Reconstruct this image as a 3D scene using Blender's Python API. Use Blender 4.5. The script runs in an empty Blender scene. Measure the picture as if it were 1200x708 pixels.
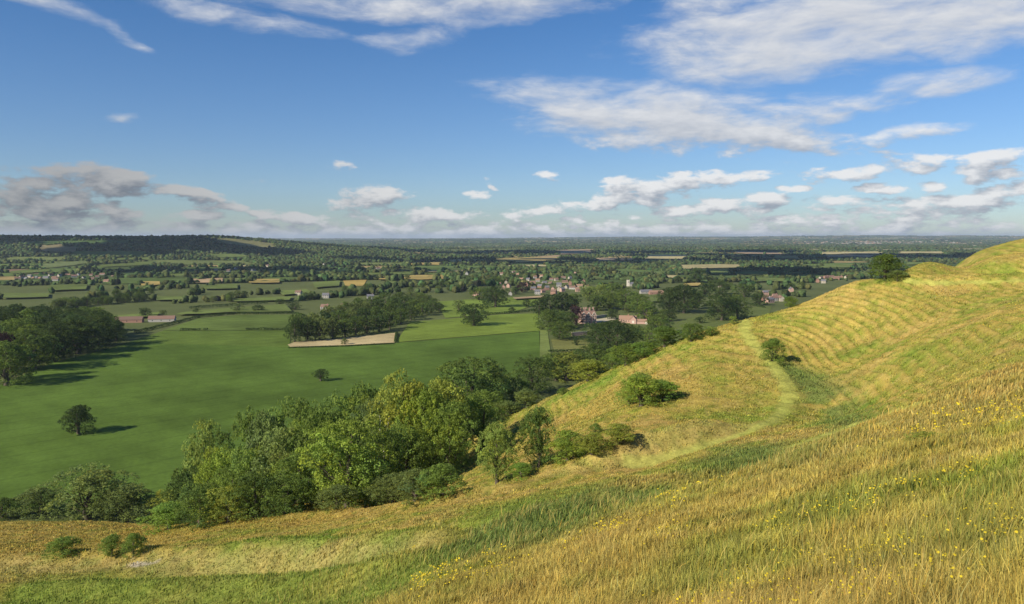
import bpy, bmesh, math, random
import numpy as np
from math import radians as R

random.seed(7)
rng = np.random.default_rng(7)
scene = bpy.context.scene
COL = scene.collection

# ---------------------------------------------------------------- camera (eye at the origin, looking along +Y)
F = 924.0                       # focal length in photo pixels (photo 1200 x 708)
PITCH = math.atan(75.0 / F)
cam_d = bpy.data.cameras.new('camera')
cam = bpy.data.objects.new('camera', cam_d)
COL.objects.link(cam)
cam_d.sensor_width = 36.0
cam_d.lens = 36.0 * F / 1200.0
cam_d.clip_start = 0.1
cam_d.clip_end = 90000.0
cam.rotation_euler = (math.pi / 2 - PITCH, 0, 0)
scene.camera = cam
CP, SP = math.cos(PITCH), math.sin(PITCH)

def ray(px, py):
    u = (np.asarray(px, float) - 600.0) / F
    v = (354.0 - np.asarray(py, float)) / F
    return u, CP + SP * v, -SP + CP * v            # x, y, z

def at_y(px, py, Y):
    x, y, z = ray(px, py)
    s = Y / y
    return x * s, Y + 0 * x, z * s

def project(x, y, z):
    d = y * CP - z * SP
    v = (y * SP + z * CP) / d
    return 600 + F * x / d, 354 - F * v

# ---------------------------------------------------------------- noise
def hash2(ix, iy, seed):
    h = (ix.astype(np.int64) * 374761393 + iy.astype(np.int64) * 668265263 + seed * 1442695041) & 0x7fffffff
    h = ((h ^ (h >> 13)) * 1274126177) & 0x7fffffff
    h = h ^ (h >> 16)
    return (h & 0xffff) / 65535.0

def vnoise(x, y, seed=0):
    x = np.asarray(x, float); y = np.asarray(y, float)
    ix = np.floor(x); iy = np.floor(y)
    fx = x - ix; fy = y - iy
    fx = fx * fx * (3 - 2 * fx); fy = fy * fy * (3 - 2 * fy)
    a = hash2(ix, iy, seed); b = hash2(ix + 1, iy, seed)
    c = hash2(ix, iy + 1, seed); d = hash2(ix + 1, iy + 1, seed)
    return (a + (b - a) * fx) * (1 - fy) + (c + (d - c) * fx) * fy

def fbm(x, y, scale, octv=4, seed=0):
    s = 0; a = 1.0; t = 0
    for o in range(octv):
        s = s + a * vnoise(x / scale + 17.3 * o, y / scale - 9.1 * o, seed + o * 31)
        t += a; a *= 0.5; scale /= 2.03
    return s / t

def sstep(a, b, x):
    t = np.clip((x - a) / (b - a), 0, 1)
    return t * t * (3 - 2 * t)

# ---------------------------------------------------------------- terrain
VALLEY = -100.0
CTRL = [  # photo pixel, distance along the view in metres
 # near slope under and before the camera
 (600,700,18),(850,700,12.5),(1000,700,9.5),(1200,700,6.8),(1200,600,12),(1000,620,17),(1200,500,28),(850,600,23),
 (1200,430,60),(1100,478,49),(1000,526,43),(850,575,36),(700,640,29),(720,600,42),(600,640,40),(600,600,58),
 (450,700,45),(300,700,62),(150,700,71),(0,700,78),(-150,700,84),
 (500,645,62),(400,650,74),(300,656,86),(165,661,95),(0,664,102),(-150,666,108),
 # terrace and meadow at the left, up to the hanger
 (450,618,92),(300,628,122),(150,640,140),(0,642,148),(-150,642,155),
 (0,612,184),(100,612,182),(-150,612,190),(170,620,172),(300,597,166),(400,590,157),(500,580,148),(540,570,140),
 (560,600,84),(640,590,70),(520,610,80),
 # terrace with the worn path, hollow and far face
 (700,548,116),(760,538,116),(800,530,115),(850,515,119),(900,490,136),(935,470,146),(925,450,155),(960,450,156),
 (905,424,169),(880,395,187),(870,375,205),(870,545,88),(930,525,98),(780,560,86),(1000,485,134),
 (580,566,121),(630,545,126),(690,520,128),(640,520,150),(700,480,172),(760,475,150),(800,460,156),(840,440,162),
 (760,440,176),(800,420,184),(860,400,186),(700,460,196),
 (560,506,232),(600,487,232),(650,464,228),(700,440,222),(760,413,216),(820,390,210),
 (1007,470,140),(1007,420,164),(1007,380,183),(1046,433,140),(1046,411,152),(1021,375,182),(1098,356,172),(1131,375,150),
 (1148,400,124),(1145,342,176),(1194,381,122),(1194,345,160),(1100,420,128),(940,400,184),(950,352,207),(1000,338,204),
 (1036,327,200),(1100,330,190),(1200,330,172),(1070,319,226),(1120,301,246),(1160,290,250),(1200,280,252),(1200,303,228),
 (1300,260,255),(1300,330,160),
]
PTS = []
for px, py, Y in CTRL:
    x, y, z = at_y(px, py, Y)
    PTS.append((float(x), float(y), float(z)))
# the crest falls away out of sight
for px, py, Y in [(560,506,232),(600,487,232),(650,464,228),(700,440,222),(760,413,216),(820,390,210),(870,375,205),(950,352,207),(1000,338,204)]:
    x, y, z = map(float, at_y(px, py, Y))
    for d, k in ((14, 6.5), (42, 25), (100, 58)):
        PTS.append((x * (Y + d) / Y, Y + d, max(z - k, -108)))
for px, py, Y in [(1120,301,246),(1200,280,252),(1300,260,255)]:
    x, y, z = map(float, at_y(px, py, Y))
    for d, k in ((20, 4), (60, 26), (150, 75)):
        PTS.append((x * (Y + d) / Y, Y + d, z - k))
# foot of the hanger at the left
for px, Y, z in [(-150,240,-92),(0,232,-90),(100,228,-89),(200,222,-86),(300,222,-84),(400,222,-80),(480,215,-72),(520,208,-62),
                 (-150,330,-112),(0,330,-112),(200,320,-112),(400,310,-110),(500,290,-100)]:
    PTS.append(((px - 600) / F * Y, Y, z))
PTS += [(0,0,-1.65),(3,0,-0.7),(-3,0,-2.7),(-40,0,-18),(-110,10,-46),(-190,60,-78),(-200,120,-80),(0,-60,-2),(60,-40,9),(-80,-60,-30),(60,10,8),(110,60,7),
        (170,120,5),(220,180,3),(300,240,-8),(-260,160,-104),(-300,-40,-108),(160,-60,16),(330,330,-80),(-180,-150,-60),(100,-180,10),(300,-100,5),(420,120,-30),(0,-220,-30)]
P = np.array(PTS)
SC = 100.0
def _tps(d2):
    return 0.5 * d2 * np.log(d2 + 1e-9)
def _solve(P, lam=2e-3):
    n = len(P); X = P[:, :2] / SC
    d2 = ((X[:, None] - X[None]) ** 2).sum(-1)
    K = _tps(d2) + lam * np.eye(n)
    Q = np.hstack([np.ones((n, 1)), X])
    A = np.block([[K, Q], [Q.T, np.zeros((3, 3))]])
    return np.linalg.solve(A, np.concatenate([P[:, 2], np.zeros(3)])), X
W, XC = _solve(P)

def hill_raw(x, y):
    x = np.asarray(x, float).ravel(); y = np.asarray(y, float).ravel()
    out = np.empty(x.shape)
    for s in range(0, len(x), 20000):
        q = np.stack([x[s:s+20000], y[s:s+20000]], 1) / SC
        d2 = ((q[:, None] - XC[None]) ** 2).sum(-1)
        out[s:s+20000] = _tps(d2) @ W[:-3] + W[-3] + q @ W[-2:]
    return out

def valley_z(x, y):
    r = np.hypot(x, y)
    z = VALLEY + 16 * sstep(1500, 3600, r) * (fbm(x, y, 1700, 3, 5) - 0.45) * 2
    z = z + 14 * sstep(2600, 6000, r)
    # wooded ridge at the left
    yc = 3900 + 0.25 * (x + 2000)
    A = 60 * sstep(-900, -1600, x) + 32 * sstep(-300, -1000, x) + 12 * (fbm(x, y, 600, 3, 9) - 0.5) * sstep(-820, -1420, x)
    A = A + 7 * np.exp(-((x + 1600) / 160) ** 2)
    w = np.where(y < yc, 820.0, 1600.0)
    z = z + A * np.exp(-((y - yc) / w) ** 2) 
    # far uplands
    side = sstep(-5000, 9000, x)
    z = z + (45 + 40 * side) * sstep(9500, 17000, r) * (0.35 + 0.8 * fbm(x, y, 5200, 3, 21)) \
          + (25 + 75 * side) * sstep(15000, 24000, r) * (0.2 + 1.0 * fbm(x, y, 7000, 3, 25))
    return z

EARTH = []
def ground(x, y):
    shp = np.shape(x)
    x = np.asarray(x, float).ravel(); y = np.asarray(y, float).ravel()
    v = valley_z(x, y)
    near = (np.hypot(x, y) < 620) & (y > -400)
    out = v.copy()
    if near.any():
        h = hill_raw(x[near], y[near])
        for line, bw, bh, off, dw, dd in EARTH:
            h = h + earthwork(x[near], y[near], line, bw, bh, off, dw, dd)
        r = np.hypot(x[near] - 30, y[near] - 60)
        h = h - 160 * sstep(330, 560, r)
        a = h; b = v[near]; k = 7.0
        t = np.clip(0.5 + 0.5 * (a - b) / k, 0, 1)
        out[near] = b + (a - b) * t + k * t * (1 - t) * 0.5
    return out.reshape(shp)

def hillness(z, x, y):
    return sstep(2.0, 9.0, z - valley_z(x, y)) * (np.hypot(x, y) < 640)

HOLLOW = None
def terrace(x, y, zb):
    """sheep-worn terracettes: fine contour treads on the spur, broad broken arcs round the head of the hollow"""
    global HOLLOW
    if HOLLOW is None: HOLLOW = plan([(893,405),(905,424),(935,452),(960,480),(985,505)])
    r = np.hypot(x, y); hx = np.interp(y, HOLLOW[::-1, 1], HOLLOW[::-1, 0])
    right = sstep(-1, 7, x - hx)
    brk = sstep(0.30 - .12 * right, 0.58 - .14 * right, fbm(x, y, 20, 3, 77))
    ph_l = zb / 1.15 + 1.2 * fbm(x, y, 46, 3, 41) + 0.3 * fbm(x, y, 7, 3, 44)
    ph_r = seg_dist(x, y, HOLLOW) / (1.5 + 1.0 * fbm(x, y, 70, 2, 47)) + 1.3 * fbm(x, y, 34, 2, 48) + .35 * fbm(x, y, 6, 2, 49)
    def saw(p):
        f = p - np.floor(p); return np.where(f < 0.68, f / 0.68, (1 - f) / 0.32)
    amt = sstep(70, 120, r) * brk * (.8 + .2 * right)
    return amt, np.where(right > .5, saw(ph_r), saw(ph_l))

def detail(x, y, zb):
    """metre-scale lumps and terracettes of the down"""
    r = np.hypot(x, y)
    hm = hillness(zb, x, y)
    amt, saw = terrace(x, y, zb)
    return hm * (0.44 * amt * (saw - 0.5) + 0.5 * (fbm(x, y, 7.0, 3, 3) - 0.5) * sstep(6, 25, r)
                 + 0.22 * (fbm(x, y, 1.1, 2, 8) - 0.5) * sstep(2, 8, r))

def at(px, py, far=30000.0):
    """where the ray through a photo pixel meets the ground"""
    dx, dy, dz = ray(px, py)
    dx, dy, dz = float(dx), float(dy), float(dz)
    ts = np.concatenate([np.arange(4, 400, 0.5), np.geomspace(400, far, 1600)])
    g = ground(dx * ts, dy * ts)
    h = dz * ts - g
    i = np.argmax(h < 0)
    if h[i] >= 0:
        i = len(ts) - 1
        return dx * ts[i], dy * ts[i], float(g[i])
    a, b = ts[i - 1], ts[i]
    t = a + (b - a) * h[i - 1] / (h[i - 1] - h[i] + 1e-9)
    return dx * t, dy * t, float(ground(np.array([dx * t]), np.array([dy * t]))[0])

def atv(px, py):
    """where the ray meets the floor of the vale, whatever stands in front"""
    dx, dy, dz = map(float, ray(px, py))
    ts = np.geomspace(150, 40000, 3000)
    h = dz * ts - valley_z(dx * ts, dy * ts)
    i = np.argmax(h < 0)
    if h[i] >= 0: i = len(ts) - 1
    t = ts[i - 1] + (ts[i] - ts[i - 1]) * h[i - 1] / (h[i - 1] - h[i] + 1e-9)
    return dx * t, dy * t

def planv(poly):
    return np.array([atv(px, py) for px, py in poly])

def plan(poly):
    return np.array([at(px, py)[:2] for px, py in poly])

def in_poly(x, y, poly):
    x = np.asarray(x, float); y = np.asarray(y, float)
    c = np.zeros(x.shape, bool); n = len(poly); j = n - 1
    for i in range(n):
        xi, yi = poly[i]; xj, yj = poly[j]
        cond = ((yi > y) != (yj > y)) & (x < (xj - xi) * (y - yi) / (yj - yi + 1e-12) + xi)
        c ^= cond; j = i
    return c

def seg_dist(x, y, pts, closed=False):
    d = np.full(np.shape(x), 1e9)
    n = len(pts)
    for i in range(n if closed else n - 1):
        a = pts[i]; b = pts[(i + 1) % n]
        ax, ay = a; bx, by = b[0] - ax, b[1] - ay
        t = np.clip(((x - ax) * bx + (y - ay) * by) / (bx * bx + by * by + 1e-9), 0, 1)
        d = np.minimum(d, np.hypot(x - ax - t * bx, y - ay - t * by))
    return d

def soft_poly(x, y, poly, w):
    d = seg_dist(x, y, poly, True)
    d = np.where(in_poly(x, y, poly), d, -d)
    return sstep(-w, w, d)

def earthwork(x, y, pts, bw, bh, off, dw, dd):
    """bank of height bh along a line, ditch of depth dd at signed offset off (positive: left of the line's direction)"""
    out = np.zeros(len(x))
    lo = pts.min(0) - 40; hi = pts.max(0) + 40
    k = (x > lo[0]) & (x < hi[0]) & (y > lo[1]) & (y < hi[1])
    if not k.any(): return out
    X, Y = x[k], y[k]
    best = np.full(len(X), 1e9); sd = np.zeros(len(X)); fade = np.ones(len(X)); n = len(pts) - 1
    cum = np.concatenate([[0], np.cumsum(np.hypot(*np.diff(pts, axis=0).T))])
    for i in range(n):
        a_, b_ = pts[i], pts[i + 1]; d = b_ - a_; L2 = d @ d + 1e-9
        t = ((X - a_[0]) * d[0] + (Y - a_[1]) * d[1]) / L2; tc = np.clip(t, 0, 1)
        ex, ey = X - a_[0] - tc * d[0], Y - a_[1] - tc * d[1]; q = np.hypot(ex, ey)
        s = np.sign(d[0] * (Y - a_[1]) - d[1] * (X - a_[0]))
        m = q < best
        best = np.where(m, q, best); sd = np.where(m, q * s, sd)
        al = cum[i] + tc * math.sqrt(L2); fade = np.where(m, sstep(0, 12, al) * sstep(0, 12, cum[-1] - al), fade)
    wob = .7 + .6 * fbm(X, Y, 14, 2, 71)
    out[k] = fade * wob * (bh * np.exp(-(sd / bw) ** 2) - dd * np.exp(-((sd - off) / dw) ** 2))
    return out
_E = []
for line, bw, bh, off, dw, dd in (
  ([(940,356),(960,350),(1000,338),(1037,327),(1075,330),(1130,330),(1200,329),(1290,330)], 5, 1.5, 12, 6, 3.2),
  ([(875,385),(893,412),(908,428),(920,445),(925,462),(918,480),(902,495),(880,505),(850,516),(815,527),(775,538),(720,548)], 2.6, .5, -6, 4, .2),
  ([(650,553),(700,538),(740,524),(790,510),(830,500),(870,492)], 3.0, 1.8, -7, 4, 1.5),
  ([(-150,669),(0,664),(165,660),(330,653),(480,643),(560,625)], 3.6, 2.1, 8, 4, 2.0),
  ([(860,572),(930,548),(1000,520),(1100,470),(1200,420)], 5, .3, 11, 6, 1.6),
  ([(1075,319),(1120,313),(1160,306),(1230,303)], 4, 1.2, 8, 4, 1.0),
  ([(540,640),(620,612),(700,590),(780,572)], 3.2, 1.6, 7, 3.5, 1.6),
  ([(300,612),(400,602),(500,592),(580,575),(640,560)], 3, 1.0, 6, 3, .9),
  ([(-100,700),(100,694),(300,690),(450,672),(540,655)], 3, 1.2, 6, 3, 1.0),
): _E.append((plan(line), bw, bh, off, dw, dd))
EARTH.extend(_E)

# ---------------------------------------------------------------- ground cover colours of the down (albedo)
def C(*v): return np.array(v, float)
STRAW, GREEN, OLIVE = C(.380,.285,.070), C(.155,.220,.030), C(.255,.252,.044)
RUST, NETTLE, PATH, BRIGHT, CHALK = C(.39,.265,.085), C(.130,.175,.044), C(.36,.37,.085), C(.165,.21,.038), C(.46,.40,.32)

paths = [plan(p) for p in (
  [(872,376),(873,388),(880,400),(893,412),(908,428),(920,445),(925,462),(918,480),(902,495),(880,505),(850,516),(815,527),(775,538),(740,543)],
  [(930,523),(960,512),(1000,497),(1040,487),(1090,470)],
  [(1038,329),(1075,331),(1130,331),(1200,329)],
)]
path_w = [1.2, 1.1, .6]
track = plan([(880,498),(830,500),(790,510),(740,524),(700,538),(660,552)])
nettles = [(plan(p), w) for p, w in (
  ([(890,420),(925,424),(965,438),(1000,463),(1020,492),(980,510),(948,488),(922,448)], 4),
  ([(800,548),(850,522),(930,518),(965,530),(930,548),(870,558),(815,560)], 4),
  ([(500,640),(560,620),(660,585),(765,568),(770,580),(700,605),(640,640),(560,655),(520,660)], 3),
)]
lush = [(plan(p), w) for p, w in (
  ([(1020,650),(1100,600),(1200,550),(1230,640),(1180,690),(1080,680)], 1.2),
  ([(720,700),(800,650),(890,625),(920,660),(880,690),(800,712)], 1.0),
  ([(900,600),(960,580),(1040,560),(1060,580),(980,620),(910,630)], 1.5),
  ([(600,625),(700,585),(780,565),(800,580),(700,625),(640,655)], 2),
  ([(560,600),(640,575),(720,560),(700,580),(600,640),(520,660)], 3),
  ([(0,670),(200,665),(400,655),(520,640),(560,690),(440,720),(0,720)], 6),
)]
rusty = [(plan(p), w) for p, w in (
  ([(880,560),(1000,515),(1100,465),(1200,420),(1200,470),(1060,520),(900,580)], 6),
  ([(590,708),(640,640),(740,600),(820,600),(700,680),(680,708)], 3),
)]
meadow = plan([(-200,660),(0,656),(130,650),(250,625),(540,578),(540,568),(400,584),(170,612),(-200,608)])
chalk = plan([(150,661),(165,662),(176,661)])
lip = plan([(0,664),(165,660),(330,653),(480,643)])

def down_colour(x, y, z):
    n1 = fbm(x, y, 26, 4, 101); n2 = fbm(x, y, 6, 3, 111); n3 = fbm(x, y, 1.2, 2, 121)
    amt, saw = terrace(x, y, z)
    g = np.clip(0.60 + 1.6 * (n1 - 0.5) + 1.7 * (n2 - 0.5), 0, 1)
    g = np.clip(g + 1.25 * amt * (0.45 - saw), 0, 1)
    c = STRAW * (1 - g)[..., None] + OLIVE * g[..., None]
    k = sstep(0.52, 0.8, 0.6 * n2 + 0.4 * n1)[..., None]
    c = c * (1 - k) + GREEN * k
    k = (0.8 * sstep(0.55, 0.75, fbm(x, y, 9, 3, 131)))[..., None] * 0.7
    c = c * (1 - k) + RUST * k
    k = (soft_poly(x, y, meadow, 6) * 0.6)[..., None]; c = c * (1 - k) + C(.36,.25,.06) * k
    k = (sstep(.55, .75, fbm(x, y, 1.6, 3, 141)) * .5)[..., None]; c = c * (1 - k) + GREEN * .8 * k
    k = (sstep(.6, .8, fbm(x, y, .9, 2, 151)) * .45)[..., None]; c = c * (1 - k) + C(.42,.32,.11) * k
    for poly, w in lush:
        k = (soft_poly(x, y, poly, w) * (0.45 + 0.5 * n2))[..., None]; c = c * (1 - k) + BRIGHT * k
    for poly, w in rusty:
        k = (soft_poly(x, y, poly, w) * (0.22 + 0.6 * n2))[..., None]; c = c * (1 - k) + RUST * k
    for poly, w in nettles:
        k = (soft_poly(x, y, poly, w) * sstep(0.2, 0.5, n2 + 0.25 * n3))[..., None] * 0.85; c = c * (1 - k) + NETTLE * k
    k = (sstep(4.5, 1.0, seg_dist(x, y, track)) * 0.4)[..., None]; c = c * (1 - k) + C(.40,.32,.11) * k
    for p, w in zip(paths, path_w):
        d = seg_dist(x, y, p)
        k = (sstep(w * 1.7, w * 0.5, d + 1.6 * (n2 - 0.5)) * 0.72)[..., None]; c = c * (1 - k) + PATH * k
    k = (sstep(3.5, .8, seg_dist(x, y, lip) + 2 * (n2 - .5)) * 0.3)[..., None]; c = c * (1 - k) + C(.36,.28,.13) * k
    k = .8 * (sstep(1.1, 0.2, seg_dist(x, y, chalk) + 2.5 * (n3 - 0.4)))[..., None]; c = c * (1 - k) + CHALK * k
    c = c * (0.72 + 0.56 * n3)[..., None]
    return c

# ---------------------------------------------------------------- object helpers
def tag(o, label=None, cat=None, group=None, kind=None):
    for k, v in (('label', label), ('category', cat), ('group', group), ('kind', kind)):
        if v: o[k] = v
    return o

def np_mesh(name, V, faces, mats, colours=None, smooth=False, mat_idx=None):
    """faces: list of index arrays (n,3) / (n,4)"""
    me = bpy.data.meshes.new(name)
    V = np.ascontiguousarray(V, dtype=np.float32)
    me.vertices.add(len(V)); me.vertices.foreach_set('co', V.ravel())
    idx = np.concatenate([f.ravel() for f in faces]).astype(np.int32)
    tot = np.concatenate([np.full(len(f), f.shape[1], np.int32) for f in faces])
    st = np.concatenate([[0], np.cumsum(tot)[:-1]]).astype(np.int32)
    me.loops.add(len(idx)); me.loops.foreach_set('vertex_index', idx)
    me.polygons.add(len(tot)); me.polygons.foreach_set('loop_start', st)
    me.polygons.foreach_set('loop_total', tot)
    if mat_idx is not None: me.polygons.foreach_set('material_index', np.asarray(mat_idx, np.int32))
    if smooth: me.polygons.foreach_set('use_smooth', np.ones(len(tot), bool))
    if colours is not None:
        a = me.attributes.new('tint', 'FLOAT_COLOR', 'POINT')
        c4 = np.ones((len(V), 4), np.float32); c4[:, :3] = colours
        a.data.foreach_set('color', c4.ravel())
    for m in (mats if isinstance(mats, (list, tuple)) else [mats]): me.materials.append(m)
    me.update(calc_edges=True)
    return me

def link(name, data, parent=None, loc=(0, 0, 0)):
    o = bpy.data.objects.new(name, data); COL.objects.link(o)
    o.location = loc
    if parent: o.parent = parent
    return o

# ---------------------------------------------------------------- materials
def new_mat(name):
    m = bpy.data.materials.new(name); m.use_nodes = True
    nt = m.node_tree; nt.nodes.clear()
    out = nt.nodes.new('ShaderNodeOutputMaterial')
    return m, nt, out

def N(nt, typ, **kw):
    n = nt.nodes.new(typ)
    for k, v in kw.items():
        if k.startswith('i_'):
            key = k[2:]
            n.inputs[int(key) if key.isdigit() else key].default_value = v
        else: setattr(n, k, v)
    return n

def mat_ground():
    m, nt, out = new_mat('turf')
    L = nt.links.new
    att = N(nt, 'ShaderNodeAttribute', attribute_name='tint')
    geo = N(nt, 'ShaderNodeNewGeometry')
    nz = N(nt, 'ShaderNodeTexNoise', i_Scale=2.2, i_Detail=6.0, i_Roughness=0.7); L(geo.outputs['Position'], nz.inputs['Vector'])
    mr = N(nt, 'ShaderNodeMapRange'); mr.inputs[1].default_value = .3; mr.inputs[2].default_value = .7; mr.inputs[3].default_value = .7; mr.inputs[4].default_value = 1.3
    L(nz.outputs['Fac'], mr.inputs[0])
    mx = N(nt, 'ShaderNodeVectorMath', operation='SCALE'); L(att.outputs['Color'], mx.inputs[0]); L(mr.outputs[0], mx.inputs['Scale'])
    b = N(nt, 'ShaderNodeBsdfPrincipled'); b.inputs['Roughness'].default_value = 1; b.inputs['Specular IOR Level'].default_value = 0.05
    L(mx.outputs[0], b.inputs['Base Color'])
    bp = N(nt, 'ShaderNodeBump'); bp.inputs['Strength'].default_value = .6; bp.inputs['Distance'].default_value = .25
    L(nz.outputs['Fac'], bp.inputs['Height']); L(bp.outputs[0], b.inputs['Normal'])
    L(b.outputs[0], out.inputs[0])
    return m

def mat_tint(name, rough=0.9, transl=0.0, spec=0.1, noise=None, amt=.25, use_obj=False, wave=None):
    """albedo from the tint attribute (or the object's colour), optional world-space mottling and translucency"""
    m, nt, out = new_mat(name)
    L = nt.links.new
    if use_obj:
        oi = N(nt, 'ShaderNodeObjectInfo'); att = N(nt, 'ShaderNodeAttribute', attribute_name='tint')
        mul = N(nt, 'ShaderNodeVectorMath', operation='MULTIPLY'); L(oi.outputs['Color'], mul.inputs[0]); L(att.outputs['Color'], mul.inputs[1])
        colour = mul.outputs[0]
    else:
        colour = N(nt, 'ShaderNodeAttribute', attribute_name='tint').outputs['Color']
    if noise:
        geo = N(nt, 'ShaderNodeNewGeometry')
        nz = N(nt, 'ShaderNodeTexNoise', i_Scale=noise, i_Detail=5.0, i_Roughness=.65); L(geo.outputs['Position'], nz.inputs['Vector'])
        mr = N(nt, 'ShaderNodeMapRange'); mr.inputs[1].default_value = .3; mr.inputs[2].default_value = .7; mr.inputs[3].default_value = 1 - amt; mr.inputs[4].default_value = 1 + amt
        L(nz.outputs['Fac'], mr.inputs[0])
        sc = N(nt, 'ShaderNodeVectorMath', operation='SCALE'); L(colour, sc.inputs[0]); L(mr.outputs[0], sc.inputs['Scale']); colour = sc.outputs[0]
    if wave:       # drilled rows and wheelings, with mottled growth
        wt = N(nt, 'ShaderNodeTexWave', i_Scale=.028, i_Distortion=1.2, i_Detail=2.0); wt.bands_direction = 'DIAGONAL'
        L(geo.outputs['Position'], wt.inputs['Vector']); wt.inputs['Detail Scale'].default_value = .3
        n2 = N(nt, 'ShaderNodeTexNoise', i_Scale=.5, i_Detail=4.0); L(geo.outputs['Position'], n2.inputs['Vector'])
        m1 = N(nt, 'ShaderNodeMapRange'); m1.inputs[3].default_value = .975; m1.inputs[4].default_value = 1.02; L(wt.outputs['Fac'], m1.inputs[0])
        m2 = N(nt, 'ShaderNodeMapRange'); m2.inputs[1].default_value = .3; m2.inputs[2].default_value = .7; m2.inputs[3].default_value = .88; m2.inputs[4].default_value = 1.12; L(n2.outputs['Fac'], m2.inputs[0])
        n3 = N(nt, 'ShaderNodeTexNoise', i_Scale=.009, i_Detail=5.0, i_Roughness=.6); L(geo.outputs['Position'], n3.inputs['Vector'])
        m3 = N(nt, 'ShaderNodeMapRange'); m3.inputs[1].default_value = .35; m3.inputs[2].default_value = .65; m3.inputs[3].default_value = .82; m3.inputs[4].default_value = 1.18; L(n3.outputs['Fac'], m3.inputs[0])
        m0 = N(nt, 'ShaderNodeMath', operation='MULTIPLY'); L(m1.outputs[0], m0.inputs[0]); L(m3.outputs[0], m0.inputs[1])
        mp_ = N(nt, 'ShaderNodeMapping'); mp_.inputs['Rotation'].default_value = (0, 0, .75); L(geo.outputs['Position'], mp_.inputs[0])
        tw = N(nt, 'ShaderNodeTexWave', i_Scale=.0165, i_Distortion=.25, i_Detail=1.0); tw.inputs['Detail Scale'].default_value = .02; L(mp_.outputs[0], tw.inputs['Vector'])
        tp = N(nt, 'ShaderNodeMath', operation='POWER'); L(tw.outputs['Fac'], tp.inputs[0]); tp.inputs[1].default_value = 40
        tm = N(nt, 'ShaderNodeMath', operation='MULTIPLY_ADD'); L(tp.outputs[0], tm.inputs[0]); tm.inputs[1].default_value = -.16; tm.inputs[2].default_value = 1.0
        mt = N(nt, 'ShaderNodeMath', operation='MULTIPLY'); L(m0.outputs[0], mt.inputs[0]); L(tm.outputs[0], mt.inputs[1])
        mm = N(nt, 'ShaderNodeMath', operation='MULTIPLY'); L(mt.outputs[0], mm.inputs[0]); L(m2.outputs[0], mm.inputs[1])
        s2 = N(nt, 'ShaderNodeVectorMath', operation='SCALE'); L(colour, s2.inputs[0]); L(mm.outputs[0], s2.inputs['Scale']); colour = s2.outputs[0]
    b = N(nt, 'ShaderNodeBsdfPrincipled'); b.inputs['Roughness'].default_value = rough; b.inputs['Specular IOR Level'].default_value = spec
    L(colour, b.inputs['Base Color'])
    if transl:
        t = N(nt, 'ShaderNodeBsdfTranslucent'); L(colour, t.inputs[0])
        mx = N(nt, 'ShaderNodeMixShader'); mx.inputs[0].default_value = transl
        L(b.outputs[0], mx.inputs[1]); L(t.outputs[0], mx.inputs[2]); L(mx.outputs[0], out.inputs[0])
    else:
        L(b.outputs[0], out.inputs[0])
    return m

def mat_plain(name, rgb, rough=.85, noise=3.0, amt=.2, spec=.2):
    m, nt, out = new_mat(name); L = nt.links.new
    geo = N(nt, 'ShaderNodeNewGeometry')
    nz = N(nt, 'ShaderNodeTexNoise', i_Scale=noise, i_Detail=5.0); L(geo.outputs['Position'], nz.inputs['Vector'])
    mx = N(nt, 'ShaderNodeMix', data_type='RGBA')
    mx.inputs[6].default_value = (*[c * (1 - amt) for c in rgb], 1); mx.inputs[7].default_value = (*[min(1, c * (1 + amt)) for c in rgb], 1)
    L(nz.outputs['Fac'], mx.inputs[0])
    b = N(nt, 'ShaderNodeBsdfPrincipled'); b.inputs['Roughness'].default_value = rough; b.inputs['Specular IOR Level'].default_value = spec
    L(mx.outputs[2], b.inputs['Base Color']); L(b.outputs[0], out.inputs[0])
    return m

M_GROUND = mat_ground()
M_FIELD = mat_tint('crop', 1, 0, .03, noise=.035, amt=.2, wave=True)
M_BLADE = mat_tint('grass_blade', .8, .3, .15)
M_LEAF = mat_tint('leaf', .7, .48, .2, use_obj=True)
M_FARLEAF = mat_tint('far_leaf', .95, 0, .05, noise=.25, amt=.45)
M_BARK = mat_plain('bark', (.10,.08,.06), noise=6)
M_DEAD = mat_plain('bleached_wood', (.52,.49,.42), noise=6)
WALLS = {'brick red': mat_plain('red_brick', (.32,.185,.14), noise=4), 'white': mat_plain('whitewash', (.38,.365,.335), noise=2, amt=.08),
         'cream': mat_plain('cream_render', (.40,.355,.28), noise=2, amt=.1), 'pink brick': mat_plain('pink_brick', (.46,.30,.24), noise=3),
         'stone grey': mat_plain('grey_stone', (.36,.34,.30), noise=3)}
ROOFS = {'red tiled': mat_plain('red_tile', (.22,.135,.105), noise=2), 'orange tiled': mat_plain('orange_tile', (.29,.18,.125), noise=2),
         'brown tiled': mat_plain('brown_tile', (.17,.11,.085), noise=2), 'grey slate': mat_plain('slate', (.15,.15,.165), noise=2)}
M_PANE = mat_plain('window_glass', (.03,.035,.04), rough=.15, noise=1, spec=.5)
M_TRIM = mat_plain('pale_stone_trim', (.66,.60,.50), noise=2, amt=.1)
M_WHITE = mat_plain('white_sheet_metal', (.75,.75,.74), noise=1, amt=.05)

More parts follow.
